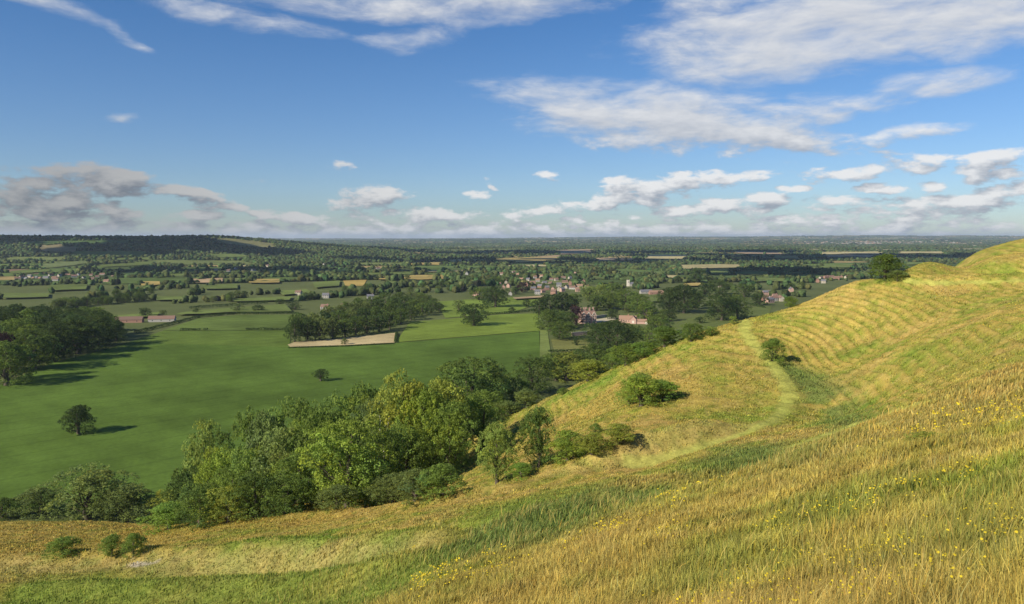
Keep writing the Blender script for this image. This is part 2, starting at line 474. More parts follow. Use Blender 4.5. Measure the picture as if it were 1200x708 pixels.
# ---------------------------------------------------------------- the ground sheet
def build_ground():
    rs = [0.5]
    while rs[-1] < 46000:
        r = rs[-1]
        d = 0.012 * r + 0.02
        if 30 < r < 275: d = min(d, 0.52)
        elif r >= 275: d = max(0.52, min(0.013 * r, 0.52 * (1 + (r - 275) * 0.03)))
        rs.append(r + d)
    rs = np.array(rs)
    ang = np.concatenate([np.linspace(-180, -46, 60, endpoint=False), np.linspace(-46, 46, 720, endpoint=False), np.linspace(46, 180, 60, endpoint=False)])
    th = np.radians(ang)
    RR, TT = np.meshgrid(rs, th, indexing='ij')
    x = RR * np.sin(TT); y = RR * np.cos(TT)
    zb = ground(x, y); z = zb + detail(x, y, zb)
    hm = hillness(zb, x, y)
    nr, na = RR.shape
    xf, yf, zf, hf = x.ravel(), y.ravel(), zb.ravel(), hm.ravel()
    n = fbm(xf, yf, 420, 4, 61); n2 = fbm(xf, yf, 60, 3, 67)
    far = np.stack([.085 + .05 * n2, .105 + .05 * n2, .035 + .02 * n2], 1)
    wxx = xf + 300 * (fbm(xf, yf, 1500, 2, 63) - .5); wyy = yf + 300 * (fbm(xf, yf, 1500, 2, 64) - .5)
    row = np.floor(wyy / 520); cell = hash2(np.floor(wxx / 430 + .37 * row), row, 65); k2 = hash2(np.floor(wxx / 430 + .37 * row), row, 66)
    tanf = C(.36,.28,.13) * (.7 + .6 * k2)[:, None]; grn = C(.12,.16,.05) * (.6 + .8 * k2)[:, None]
    kf = (sstep(8500, 9500, np.hypot(xf, yf)))[:, None]
    far = far * (1 - kf) + kf * np.where(cell[:, None] < .38, tanf, np.where(cell[:, None] < .72, grn, C(.05,.07,.028)))
    c = far.copy()
    sel = hf > 0.001
    c[sel] = far[sel] * (1 - hf[sel])[:, None] + down_colour(xf[sel], yf[sel], zf[sel]) * hf[sel][:, None]
    V = np.stack([xf, yf, z.ravel()], 1)
    V = np.vstack([V, [[0, 0, float(ground(np.array([0.]), np.array([0.]))[0])]]])
    c = np.vstack([c, c[:1]])
    i = np.arange(nr - 1)[:, None] * na + np.arange(na)[None]
    j = np.arange(nr - 1)[:, None] * na + (np.arange(na) + 1)[None] % na
    quads = np.stack([i, j, j + na, i + na], -1).reshape(-1, 4)[:, ::-1]
    cen = len(V) - 1
    tri = np.stack([np.full(na, cen), (np.arange(na) + 1) % na, np.arange(na)], 1)
    me = np_mesh('ground', V, [quads, tri], M_GROUND, c, smooth=True)
    return tag(link('ground', me), kind='structure')
build_ground()

# ---------------------------------------------------------------- fields of the vale
FIELD_PX = {  # name: (albedo, outline in photo pixels, height above the ground)
 'crop_field': (C(.090,.146,.026), [(-90,486),(-40,470),(0,452),(60,426),(128,409),(148,402.5),(250,404.5),(340,407.5),(405,405),(462,402.5),(632,388.5),(633,426),(600,445),(560,500),(400,540),(200,592),(0,600),(-200,622)], .5),
 'clover_field': (C(.108,.160,.030), [(148,402.5),(190,388.5),(340,387.5),(340,407.5),(250,404.5)], .5),
 'ley_field': (C(.110,.155,.036), [(190,388),(232,373.5),(280,369.5),(346,369),(342,387.2)], .5),
 'pasture': (C(.165,.225,.038), [(464,401.5),(480,378),(587,369),(630,367.5),(633,388)], .55),
 'track_verge': (C(.16,.20,.055), [(631,368),(641,384),(646,418),(632.5,420),(633,388)], .6),
 'paddock': (C(.16,.22,.04), [(510,354),(545,351.5),(622,348),(640,352),(602,366.5),(522,373)], .5),
 'stubble_strip': (C(.43,.345,.185), [(337,404.5),(345,401.5),(400,397),(464,390.5),(462.5,402),(404,405),(340,407)], .6),
 'lawn': (C(.16,.165,.05), [(646,398.5),(690,396),(694,411),(650,414)], .5),
 'park': (C(.125,.155,.045), [(735,401),(762,388),(826,367.5),(905,358),(900,375),(850,400),(790,412)], .5),
 'gravel_court': (C(.46,.40,.28), [(696,375),(720,371.5),(722,374.5),(700,379.5)], .55),
 'barley_field': (C(.40,.29,.09), [(402,329.5),(430,328),(426,335.5),(405,336)], .9),
}
GOLD, TAN, PALE, PGREEN = C(.38,.29,.10), C(.40,.29,.17), C(.42,.36,.18), C(.14,.18,.05)
FAR_PX = [
 (C(.20,.17,.09),[(42,289),(70,286),(96,292),(90,298),(50,297)]),(C(.19,.18,.075),[(236,279),(262,279),(335,289),(320,293),(262,287)]),(C(.13,.16,.06),[(40,312),(100,306),(110,309),(50,317)]),(PGREEN,[(150,309),(182,307),(181,311),(152,313)]),
 (TAN,[(649,294),(697,292.5),(696,297),(655,300)]),(GOLD,[(573,304),(640,301),(662,302),(655,306.5),(575,308)]),
 (TAN,[(620,303),(655,299.5),(660,303),(645,306)]),
 (GOLD,[(600,307),(640,304.5),(642,308),(602,310)]),
 (PALE,[(754,299),(812,299.5),(800,305),(752,305)]),(TAN,[(700,303),(745,304),(744,307),(690,308)]),
 (GOLD,[(446,325),(530,323),(530,329),(440,329.5)]),(PALE,[(500,318),(545,318),(544,321),(498,321)]),(PGREEN,[(420,321),(490,319),(488,323),(424,324)]),
 (GOLD,[(475,309),(520,308),(522,312),(474,313)]),(PALE,[(525,305),(570,305),(565,308),(520,309)]),
 (PGREEN,[(182,349),(217,349),(215,353),(182,354)]),(PGREEN,[(133,372),(190,367),(186,373),(140,376)]),(PGREEN,[(200,371),(225,365.5),(340,357.5),(345,367),(280,367.5),(232,371)]),
 (TAN,[(217,328),(263,327),(262,332.5),(220,333.5)]),(GOLD,[(163,332),(188,331),(190,335.5),(165,337)]),
 (PGREEN,[(235,336),(280,334),(279,340),(238,341)]),(GOLD,[(289,328),(330,328),(329,333),(290,333.5)]),(PGREEN,[(180,324),(220,321),(219,325),(181,327)]),
 (PGREEN,[(55,336),(105,334),(104,341),(60,343)]),(PGREEN,[(115,312),(180,308),(182,312),(118,315)]),(PGREEN,[(240,298),(290,297),(292,303),(242,303)]),(PGREEN,[(128,304),(180,302),(180,306),(130,307)]),
 (PGREEN,[(325,342),(360,340),(372,345),(330,348)]),(PGREEN,[(270,352),(345,349),(346,354),(272,356)]),
 (PGREEN,[(365,333),(400,330),(398,337),(368,340)]),(PGREEN,[(0,345),(60,345),(58,350),(0,352)]),(PGREEN,[(10,320),(60,316),(62,320),(12,323)]),
 (PALE,[(790,312),(875,310),(870,315),(792,317)]),(PALE,[(765,323),(795,324),(792,328),(767,328)]),(PGREEN,[(828,317),(855,317),(853,324),(830,323)]),(PGREEN,[(865,318),(905,319),(900,323),(866,323)]),
 (TAN,[(854,294.5),(918,296.5),(922,300),(872,299)]),(GOLD,[(905,300),(935,301),(938,305),(906,304)]),(PALE,[(958,296.5),(1036,296),(1036,299),(960,299.5)]),(TAN,[(965,300),(1025,300),(1024,303),(968,303)]),
 (PGREEN,[(875,320),(945,320),(943,323),(878,324)]),(PGREEN,[(960,311),(1000,311),(1000,315),(962,316)]),(PALE,[(1048,296),(1110,295.5),(1110,298.5),(1050,299)]),(PGREEN,[(1060,309),(1085,308),(1085,312),(1062,312)]),
 (PGREEN,[(880,327),(925,327),(924,332),(882,332)]),(GOLD,[(800,334),(825,333),(824,336),(802,337)]),(PGREEN,[(760,347),(775,346),(774,356),(762,356)]),(TAN,[(600,351),(640,348),(641,350),(602,353)]),
]

def drape(name, polys, cols, lift, step):
    """outlines in plan, cut on a grid and laid on the ground"""
    bm = bmesh.new(); lay = bm.verts.layers.float_color.new('tint')
    for poly, col in zip(polys, cols):
        b2 = bmesh.new()
        try: b2.faces.new([b2.verts.new((x, y, 0)) for x, y in poly])
        except ValueError: continue
        lo = poly.min(0); hi = poly.max(0); st = max(step, (hi - lo).max() / 24)
        for ax in (0, 1):
            for k in np.arange(lo[ax] + st * .5, hi[ax], st):
                no = (1, 0, 0) if ax == 0 else (0, 1, 0); co = (k, 0, 0) if ax == 0 else (0, k, 0)
                bmesh.ops.bisect_plane(b2, geom=b2.verts[:] + b2.edges[:] + b2.faces[:], plane_co=co, plane_no=no)
        vm = {}
        for v in b2.verts:
            nv = bm.verts.new(v.co); vm[v] = nv; nv[lay] = (*col, 1)
        for f in b2.faces:
            try: bm.faces.new([vm[v] for v in f.verts])
            except ValueError: pass
        b2.free()
    xy = np.array([(v.co.x, v.co.y) for v in bm.verts])
    z = valley_z(xy[:, 0], xy[:, 1]); r = np.hypot(xy[:, 0], xy[:, 1])
    for v, zz, rr in zip(bm.verts, z, r): v.co.z = zz + lift * (1 + rr / 1500)
    bmesh.ops.recalc_face_normals(bm, faces=bm.faces)
    for f in bm.faces:
        if f.normal.z < 0: f.normal_flip()
    me = bpy.data.meshes.new(name); bm.to_mesh(me); bm.free(); me.materials.append(M_FIELD)
    return tag(link(name, me), kind='structure')

for k_, (cl_, pl_) in enumerate(FAR_PX):     # no surveyor's rectangles: corners pulled about, extra vertices on the long sides
    mx_ = sum(p[0] for p in pl_) / len(pl_); my_ = sum(p[1] for p in pl_) / len(pl_)
    q_ = []
    for (x1_, y1_), (x2_, y2_) in zip(pl_, pl_[1:] + pl_[:1]):
        q_.append((x1_ + random.uniform(-.06, .06) * abs(x2_ - x1_), y1_ + random.uniform(-.35, .35)))
        if abs(x2_ - x1_) > 15: q_.append(((x1_ + x2_) / 2 + random.uniform(-6, 6), (y1_ + y2_) / 2 + random.uniform(-.7, .7)))
    FAR_PX[k_] = (cl_, [(mx_ + (x - mx_) * .92, my_ + (y - my_) * .85) for x, y in q_])
near_plans = {}
for nm, (col, px, lift) in FIELD_PX.items():
    p = planv(px); near_plans[nm] = p
    drape(nm, [p], [col], lift * .5, 25)
far_plans = [planv(px) for _, px in FAR_PX]
drape('distant_fields', far_plans, [c * rng.uniform(.85, 1.1) for c, _ in FAR_PX], 1.6, 60)

# the patchwork of hedged fields out to the far plain
NEAR_ZONE = planv([(-260,640),(-120,470),(0,440),(120,398),(150,384),(230,371),(345,364),(510,350),(640,344),(700,332),(790,332),(860,340),(960,345),(1100,430),(700,600)])
BLOCK_PX = [p for _, p in FAR_PX] + [p[1] for p in FIELD_PX.values()]
ROT = 0.32; cr_, sr_ = math.cos(ROT), math.sin(ROT)
def warp(x, y):
    wx = x + 90 * (fbm(x, y, 700, 2, 201) - .5) * 2; wy = y + 90 * (fbm(x, y, 700, 2, 211) - .5) * 2
    return wx, wy
rects = []
def split(x0, y0, x1, y1):
    cx, cyy = (x0 + x1) / 2, (y0 + y1) / 2
    X = cx * cr_ - cyy * sr_; Y = cx * sr_ + cyy * cr_
    w, h = x1 - x0, y1 - y0
    diag = math.hypot(w, h) / 2
    if Y < -diag + 300 or abs(X) > 0.80 * (Y + diag) + 500 or Y - diag > 9500: return
    r = math.hypot(X, Y); tgt = random.uniform(100, 230) * (1 + max(0, r - 1500) / 6000)
    if max(w, h) > 1.5 * tgt and w * h > 1.2 * tgt * tgt:
        k = random.uniform(.34, .66)
        if w > h * random.uniform(.8, 1.25): m = x0 + w * k; split(x0, y0, m, y1); split(m, y0, x1, y1)
        else: m = y0 + h * k; split(x0, y0, x1, m); split(x0, m, x1, y1)
        return
    rects.append((x0, y0, x1, y1))
split(-9000, -5000, 11000, 12000)
def rot(x, y): return x * cr_ - y * sr_, x * sr_ + y * cr_

tree_cand, hedge_lines, wood_rects = [], [], []
FV, FF, FC = [], [], []; nv = 0
for (x0, y0, x1, y1) in rects:
    gx, gy = rot((x0 + x1) / 2, (y0 + y1) / 2); r = math.hypot(gx, gy)
    if in_poly(np.array([gx]), np.array([gy]), NEAR_ZONE)[0]: continue
    on_ridge = gx < -700 and gy > 2750 + .2 * (gx + 2000) and gy < 5200
    wood = random.random() < (.22 if r > 1600 else .08)
    if on_ridge: wood = fbm(np.array([gx]), np.array([gy]), 500, 2, 301)[0] > .31 and gy > 2900
    nx = max(2, int((x1 - x0) / 55) + 1); ny = max(2, int((y1 - y0) / 55) + 1)
    ax, ay = np.meshgrid(np.linspace(x0, x1, nx), np.linspace(y0, y1, ny), indexing='ij')
    X, Y = rot(ax, ay); X, Y = warp(X, Y)
    Z = ground(X, Y) + .35 + .0006 * r
    u = random.random()
    if wood: c = C(.05,.065,.025); wood_rects.append((x0, y0, x1, y1))
    elif u < .40: c = C(.10,.145,.04) * random.uniform(.75, 1.2)
    elif u < .62: c = C(.065,.105,.032) * random.uniform(.8, 1.2)
    elif u < .76: c = C(.15,.18,.06) * random.uniform(.8, 1.1)
    elif r < 2300: c = C(.11,.15,.045) * random.uniform(.8, 1.1)
    elif u < .90: c = C(.34,.26,.11) * random.uniform(.75, 1.1)
    elif u < .97: c = C(.37,.32,.17) * random.uniform(.8, 1.1)
    else: c = C(.22,.15,.10)
    FV.append(np.stack([X.ravel(), Y.ravel(), Z.ravel()], 1)); FC.append(np.tile(c, (nx * ny, 1)))
    i = (np.arange(nx - 1)[:, None] * ny + np.arange(ny - 1)[None]).ravel() + nv
    FF.append(np.stack([i, i + ny, i + ny + 1, i + 1], 1)); nv += nx * ny
    for (a, b, c_, d) in ((x0, y0, x1, y0), (x0, y0, x0, y1)):
        if random.random() < .92: hedge_lines.append((a, b, c_, d, r))
    if wood:
        sp = 11 + r / 380
        n = int((x1 - x0) * (y1 - y0) / sp / sp * .9); n = min(n, 900)
        for _ in range(n):
            X, Y = rot(random.uniform(x0, x1), random.uniform(y0, y1)); tree_cand.append((X, Y, random.uniform(10, 17), random.uniform(9, 15) * (1 + r / 9000), 0))
tag(link('farmland', np_mesh('farmland', np.vstack(FV), [np.vstack(FF)], M_FIELD, np.vstack(FC))), kind='structure')

HV, HF, HC = [], [], []; hn = 0
for (a, b, c_, d, r) in hedge_lines:
    Ln = math.hypot(c_ - a, d - b); n = max(2, int(Ln / (9 + r / 500)))
    t = np.linspace(0, 1, n + 1)
    X, Y = rot(a + (c_ - a) * t, b + (d - b) * t); X, Y = warp(X, Y)
    Z = ground(X, Y)
    dx, dy = np.gradient(X), np.gradient(Y); q = np.hypot(dx, dy) + 1e-6; ox, oy = -dy / q, dx / q
    hh = rng.uniform(1.8, 5.5, n + 1); ww = rng.uniform(1.2, 2.6, n + 1)
    prof = np.stack([np.stack([X - ox * ww, Y - oy * ww, Z - .3], 1), np.stack([X - ox * ww * .7, Y - oy * ww * .7, Z + hh * .8], 1),
                     np.stack([X + ox * ww * .5, Y + oy * ww * .5, Z + hh], 1), np.stack([X + ox * ww, Y + oy * ww, Z - .3], 1)], 1)
    HV.append(prof.reshape(-1, 3)); HC.append(np.tile(C(.058,.078,.027) * random.uniform(.7, 1.3), ((n + 1) * 4, 1)))
    k = (np.arange(n)[:, None] * 4 + np.arange(3)[None]).ravel() + hn
    HF.append(np.stack([k, k + 1, k + 5, k + 4], 1)); hn += (n + 1) * 4
    dens = random.choice([.45, .75, .95, .98, 1]) 
    step = 10 + r / 480
    for s in np.arange(step * .5, Ln, step):
        if random.random() < dens:
            f = (s + random.uniform(-4, 4)) / Ln
            X1, Y1 = rot(a + (c_ - a) * f, b + (d - b) * f)
            tree_cand.append((X1 + random.uniform(-2, 2), Y1 + random.uniform(-2, 2), random.uniform(7, 15), random.uniform(8, 14) * (1 + r / 9000), 1))
tag(link('distant_hedges', np_mesh('distant_hedges', np.vstack(HV), [np.vstack(HF)], M_FARLEAF, np.vstack(HC))), kind='stuff')
# copses and shelter belts beyond the mapped fields, out to the horizon
for _ in range(3000):
    r = 9000 * (28000 / 9000) ** random.random(); th = random.uniform(-R(40), R(40))
    tree_cand.append((r * math.sin(th), r * math.cos(th), random.uniform(9, 16), random.uniform(60, 260), 2))

BELTS = [(58,362,180,352,40,11,16),(100,352,178,345,20,10,15),(0,351,50,347,14,9,14),(185,357,270,352,16,6,11),(222,346,240,343,7,9,14),(266,354,290,350,12,10,16),(290,346,345,343,9,7,12),
 (60,345,160,338,20,7,12),(165,340,260,336,18,7,12),(350,352,400,347,16,8,13),(395,348,470,343,24,9,14),(400,342,530,334,40,8,13),(480,344,560,341,22,8,13),(540,335,580,332,12,8,12),
 (740,330,760,325,9,9,14),(760,333,830,327,22,9,14),(830,340,960,338,30,9,15),(870,335,960,330,26,8,13),(880,347,945,348,16,7,12),(790,322,905,316,34,8,13),(640,327,730,325,28,8,13),
 (700,338,770,338,24,9,13),(560,330,640,327,22,7,12),(565,342,690,336,46,5,9),(570,334,690,330,46,5,9),(15,331,140,327,40,5,9),(15,335,140,332,30,6,10),(895,354,920,352,10,5,9),(955,330,1000,328,16,6,10),(145,376,165,374,3,5,8)]
BELT_SET = set()
for (x0, y0, x1, y1, n, h0, h1) in BELTS:
    for _ in range(n):
        f = random.random(); q = atv(x0 + (x1 - x0) * f, y0 + (y1 - y0) * f + random.gauss(0, .7))
        h = random.uniform(h0, h1); tree_cand.append((q[0], q[1], h, h * random.uniform(.8, 1.25), 3))
TC = np.array(tree_cand)
wx, wy = warp(TC[:, 0], TC[:, 1]); fr = TC[:, 4] != 3; TC[fr, 0], TC[fr, 1] = wx[fr], wy[fr]
TZ = ground(TC[:, 0], TC[:, 1])
tpx, tpy = project(TC[:, 0], TC[:, 1], TZ); _, tpt = project(TC[:, 0], TC[:, 1], TZ + TC[:, 2])
tr = np.hypot(TC[:, 0], TC[:, 1])
keep = (tpx > -250) & (tpx < 1450) & (TC[:, 1] > 500) & ((TC[:, 4] == 3) | ~in_poly(TC[:, 0], TC[:, 1], NEAR_ZONE))
for poly in BLOCK_PX:            # leave the mapped fields open, but let trees crowd their edges
    mx_ = sum(p[0] for p in poly) / len(poly); my_ = sum(p[1] for p in poly) / len(poly)
    poly = [(mx_ + (x - mx_) * .9, my_ + (y - my_) * .8) for x, y in poly]
    keep &= ~in_poly(tpx, tpt * .6 + tpy * .4, poly) & ~in_poly(tpx, tpy, poly)
TC, TZ, tpx, tpy, tpt, tr = TC[keep], TZ[keep], tpx[keep], tpy[keep], tpt[keep], tr[keep]
HOUSE_KEEP = []

# ---------------------------------------------------------------- tree models (unit size: 1 high, 1 wide)
def profile(kind, t):
    if kind == 'column': return np.clip(np.minimum(t / .15 + .3, 1.0) * (1.0 - .62 * t ** 1.7), .05, 1)
    if kind == 'bush': return np.sqrt(np.clip(1 - (t * .98) ** 2.4, .02, 1))
    if kind == 'tall': return np.sqrt(np.clip(1 - np.abs((t - .42) / .62) ** 2.2, .04, 1))
    return np.sqrt(np.clip(1 - np.abs((t - .42) / .63) ** 2.8, .04, 1))

def crown_mesh(name, kind, seed, lobes, clumps, leaves, leaf, cb, sparse=1.0):
    g = np.random.default_rng(seed)
    lc = []
    for i in range(lobes):
        t = (i + g.random()) / lobes if kind != 'bush' else g.random() ** .8
        a = i * 2.399963 + g.normal(0, .5)
        rr = .5 * profile(kind, np.array(t)) 
        size = g.uniform(.13, .22) * (1.0 if kind != 'column' else .75)
        q = max(0.0, rr - size * .72) * g.uniform(.75, 1.08) * (1 if g.random() > .18 else .3)
        lc.append((q * math.cos(a), q * math.sin(a), cb + (1 - cb) * (size * .6 + (1 - size * 1.5) * t), size))
    lc = np.array(lc)
    lc[:, 0] += g.normal(0, .02, lobes); lc[:, 1] += g.normal(0, .02, lobes)
    asp = (1 - cb) ** .5
    pts, nrm, tin = [], [], []
    for (x, y, z, s) in lc:
        ct = g.uniform(.78, 1.22); hue = g.normal(0, .08)
        d = g.normal(size=(clumps, 3))
        if z > cb + .38 * (1 - cb): d[:, 2] = np.abs(d[:, 2]) * .9 - .25 * (g.random(clumps) < .5)
        d /= np.linalg.norm(d, axis=1)[:, None] + 1e-9
        cc = np.array([x, y, z]) + d * np.array([s, s, s * .82 * asp]) * g.uniform(.72, 1.08, (clumps, 1))
        for j in range(clumps):
            if g.random() > sparse: continue
            e = g.normal(size=(leaves, 3)) + d[j] * .9 + np.array([0, 0, .35])
            e /= np.linalg.norm(e, axis=1)[:, None] + 1e-9
            cs = s * g.uniform(.26, .44)
            p = cc[j] + e * cs * g.uniform(.55, 1.05, (leaves, 1)) * np.array([1, 1, .8])
            pts.append(p); nrm.append(e + g.normal(0, .55, e.shape))
            k = ct * g.uniform(.82, 1.18) * g.uniform(.8, 1.2, leaves)
            tin.append(np.stack([k * (1 + hue), k * (1 + hue * .4), k * (1 - hue)], 1))
    p = np.vstack(pts); n = np.vstack(nrm); c = np.vstack(tin)
    n /= np.linalg.norm(n, axis=1)[:, None] + 1e-9
    m = len(p)
    up = g.normal(size=(m, 3)); u = np.cross(n, up); u /= np.linalg.norm(u, axis=1)[:, None] + 1e-9; v = np.cross(n, u)
    sz = leaf * g.uniform(.65, 1.35, (m, 1))
    a = u * sz; b = v * sz * g.uniform(.5, .8, (m, 1))
    V = np.stack([p - a, p - b + n * sz * .2, p + a, p + b + n * sz * .2], 1).reshape(-1, 3)
    lo, hi = V[:, 2].min(), V[:, 2].max()
    V[:, 2] = cb + (V[:, 2] - lo) * (1 - cb) / (hi - lo)
    V[:, :2] *= 1.0 / (np.percentile(np.abs(V[:, :2]), 99.5) * 2)
    f = np.arange(m * 4).reshape(-1, 4)
    me = np_mesh(name, V, [f], M_LEAF, np.repeat(c, 4, 0))
    return me, lc

def limb_mesh(name, kind, lc, seed, cb, mat, girth=.035):
    g = np.random.default_rng(seed)
    V, Fc = [], []
    def tube(p, rad):
        n0 = len(V); K = 6
        for i, (q, r_) in enumerate(zip(p, rad)):
            for k in range(K):
                a = 2 * math.pi * k / K
                V.append((q[0] + r_ * math.cos(a), q[1] + r_ * math.sin(a), q[2]))
        for i in range(len(p) - 1):
            for k in range(K):
                Fc.append((n0 + i * K + k, n0 + i * K + (k + 1) % K, n0 + (i + 1) * K + (k + 1) % K, n0 + (i + 1) * K + k))
    top = .82
    zs = np.linspace(-.03, top, 7)
    wob = np.cumsum(g.normal(0, .012, (7, 2)), 0)
    stem = [(wob[i, 0], wob[i, 1], zs[i]) for i in range(7)]
    tube(stem, girth * np.array([1.5, 1.05, .9, .72, .52, .33, .1]))
    order = g.permutation(len(lc))[:9]
    for i in order:
        x, y, z, s = lc[i]
        z0 = min(z - .08, max(.1, cb * .8 + .25 * (z - cb)))
        k = np.interp(z0, zs, np.arange(7)); b = np.array([np.interp(k, np.arange(7), wob[:, 0]), np.interp(k, np.arange(7), wob[:, 1]), z0])
        e = np.array([x, y, z]); m = (b + e) / 2 + np.array([0, 0, -.03]) + g.normal(0, .015, 3)
        r0 = girth * .5 * (1 - .5 * z0)
        tube([b, m, e], [r0, r0 * .6, r0 * .15])
    return np_mesh(name, np.array(V), [np.array(Fc)], mat, smooth=True)

MODELS = {}
def model(kind, hi, var):
    key = (kind, hi, var)
    if key in MODELS: return MODELS[key]
    seed = {'round': 10, 'tall': 20, 'column': 30, 'bush': 40, 'loose': 50}[kind] + var * 7 + (1 if hi else 0)
    cb = {'round': .02, 'tall': .03, 'column': .02, 'bush': -.02, 'loose': .14}[kind]
    kk = 'tall' if kind == 'loose' else kind
    sp = .7 if kind == 'loose' else 1.0
    if hi: crown, lc = crown_mesh('crown', kk, seed, 34, 18, 20, .0135, cb, sp)
    else: crown, lc = crown_mesh('crown', kk, seed, 24, 12, 10, .026, cb, sp)
    trunk = limb_mesh('trunk', kk, lc, seed, cb, M_BARK, .05 if kind == 'loose' else .04)
    MODELS[key] = (crown, trunk)
    return MODELS[key]

TONE = {'dark green': C(.070,.110,.026), 'deep green': C(.108,.158,.032), 'mid green': C(.150,.212,.040), 'lime green': C(.215,.285,.044),
        'yellow green': C(.245,.275,.046), 'olive': C(.150,.190,.050), 'grey green': C(.155,.205,.058), 'pale green': C(.205,.262,.056), 'copper purple': C(.060,.030,.032),
        'bright green': C(.165,.250,.042)}
n_trees = 0
def put_tree(x, y, h, w, kind, tone, label, group=None, name='broadleaf_tree', cat='tree', hi=False, sink=0.0, z=None):
    global n_trees
    crown, trunk = model(kind, hi, random.randrange(3))
    zz = float(ground(np.array([x]), np.array([y]))[0]) if z is None else z
    o = bpy.data.objects.new(name, None); COL.objects.link(o)
    o.empty_display_size = .1
    o.location = (x, y, zz - sink); o.scale = (w, w, h); o.rotation_euler = (0, 0, random.uniform(0, 6.28))
    t = TONE[tone] * random.uniform(.9, 1.1) * (1.40 if math.hypot(x, y) < 400 else 1.08)
    for nm, me in (('crown', crown), ('trunk', trunk)):
        c = link(nm, me, o); c.color = (*t, 1)
    n_trees += 1
    return tag(o, label, cat, group)

def tree_px(px, base, top, wpx, kind, tone, label, group=None, Y=None, **kw):
    """a tree whose foot is seen at a photo pixel (or stands Y metres off), sized from the height it has in the photo"""
    if Y is None: x, y, z = at(px, base)
    else:
        x, _, _ = map(float, at_y(px, 354, Y)); y = Y; z = float(ground(np.array([x]), np.array([y]))[0])
        x = float(at_y(px, base if base else 500, Y)[0])
    _, _, zt = at_y(px, top, y)
    h = float(zt) - z
    w = 1.18 * wpx / F * math.hypot(y, z)
    h = min(max(h, w * .55), w * 2.6 if kind != 'column' else w * 3.2)
    return put_tree(x, y, h, w, kind, tone, label, group, **kw)

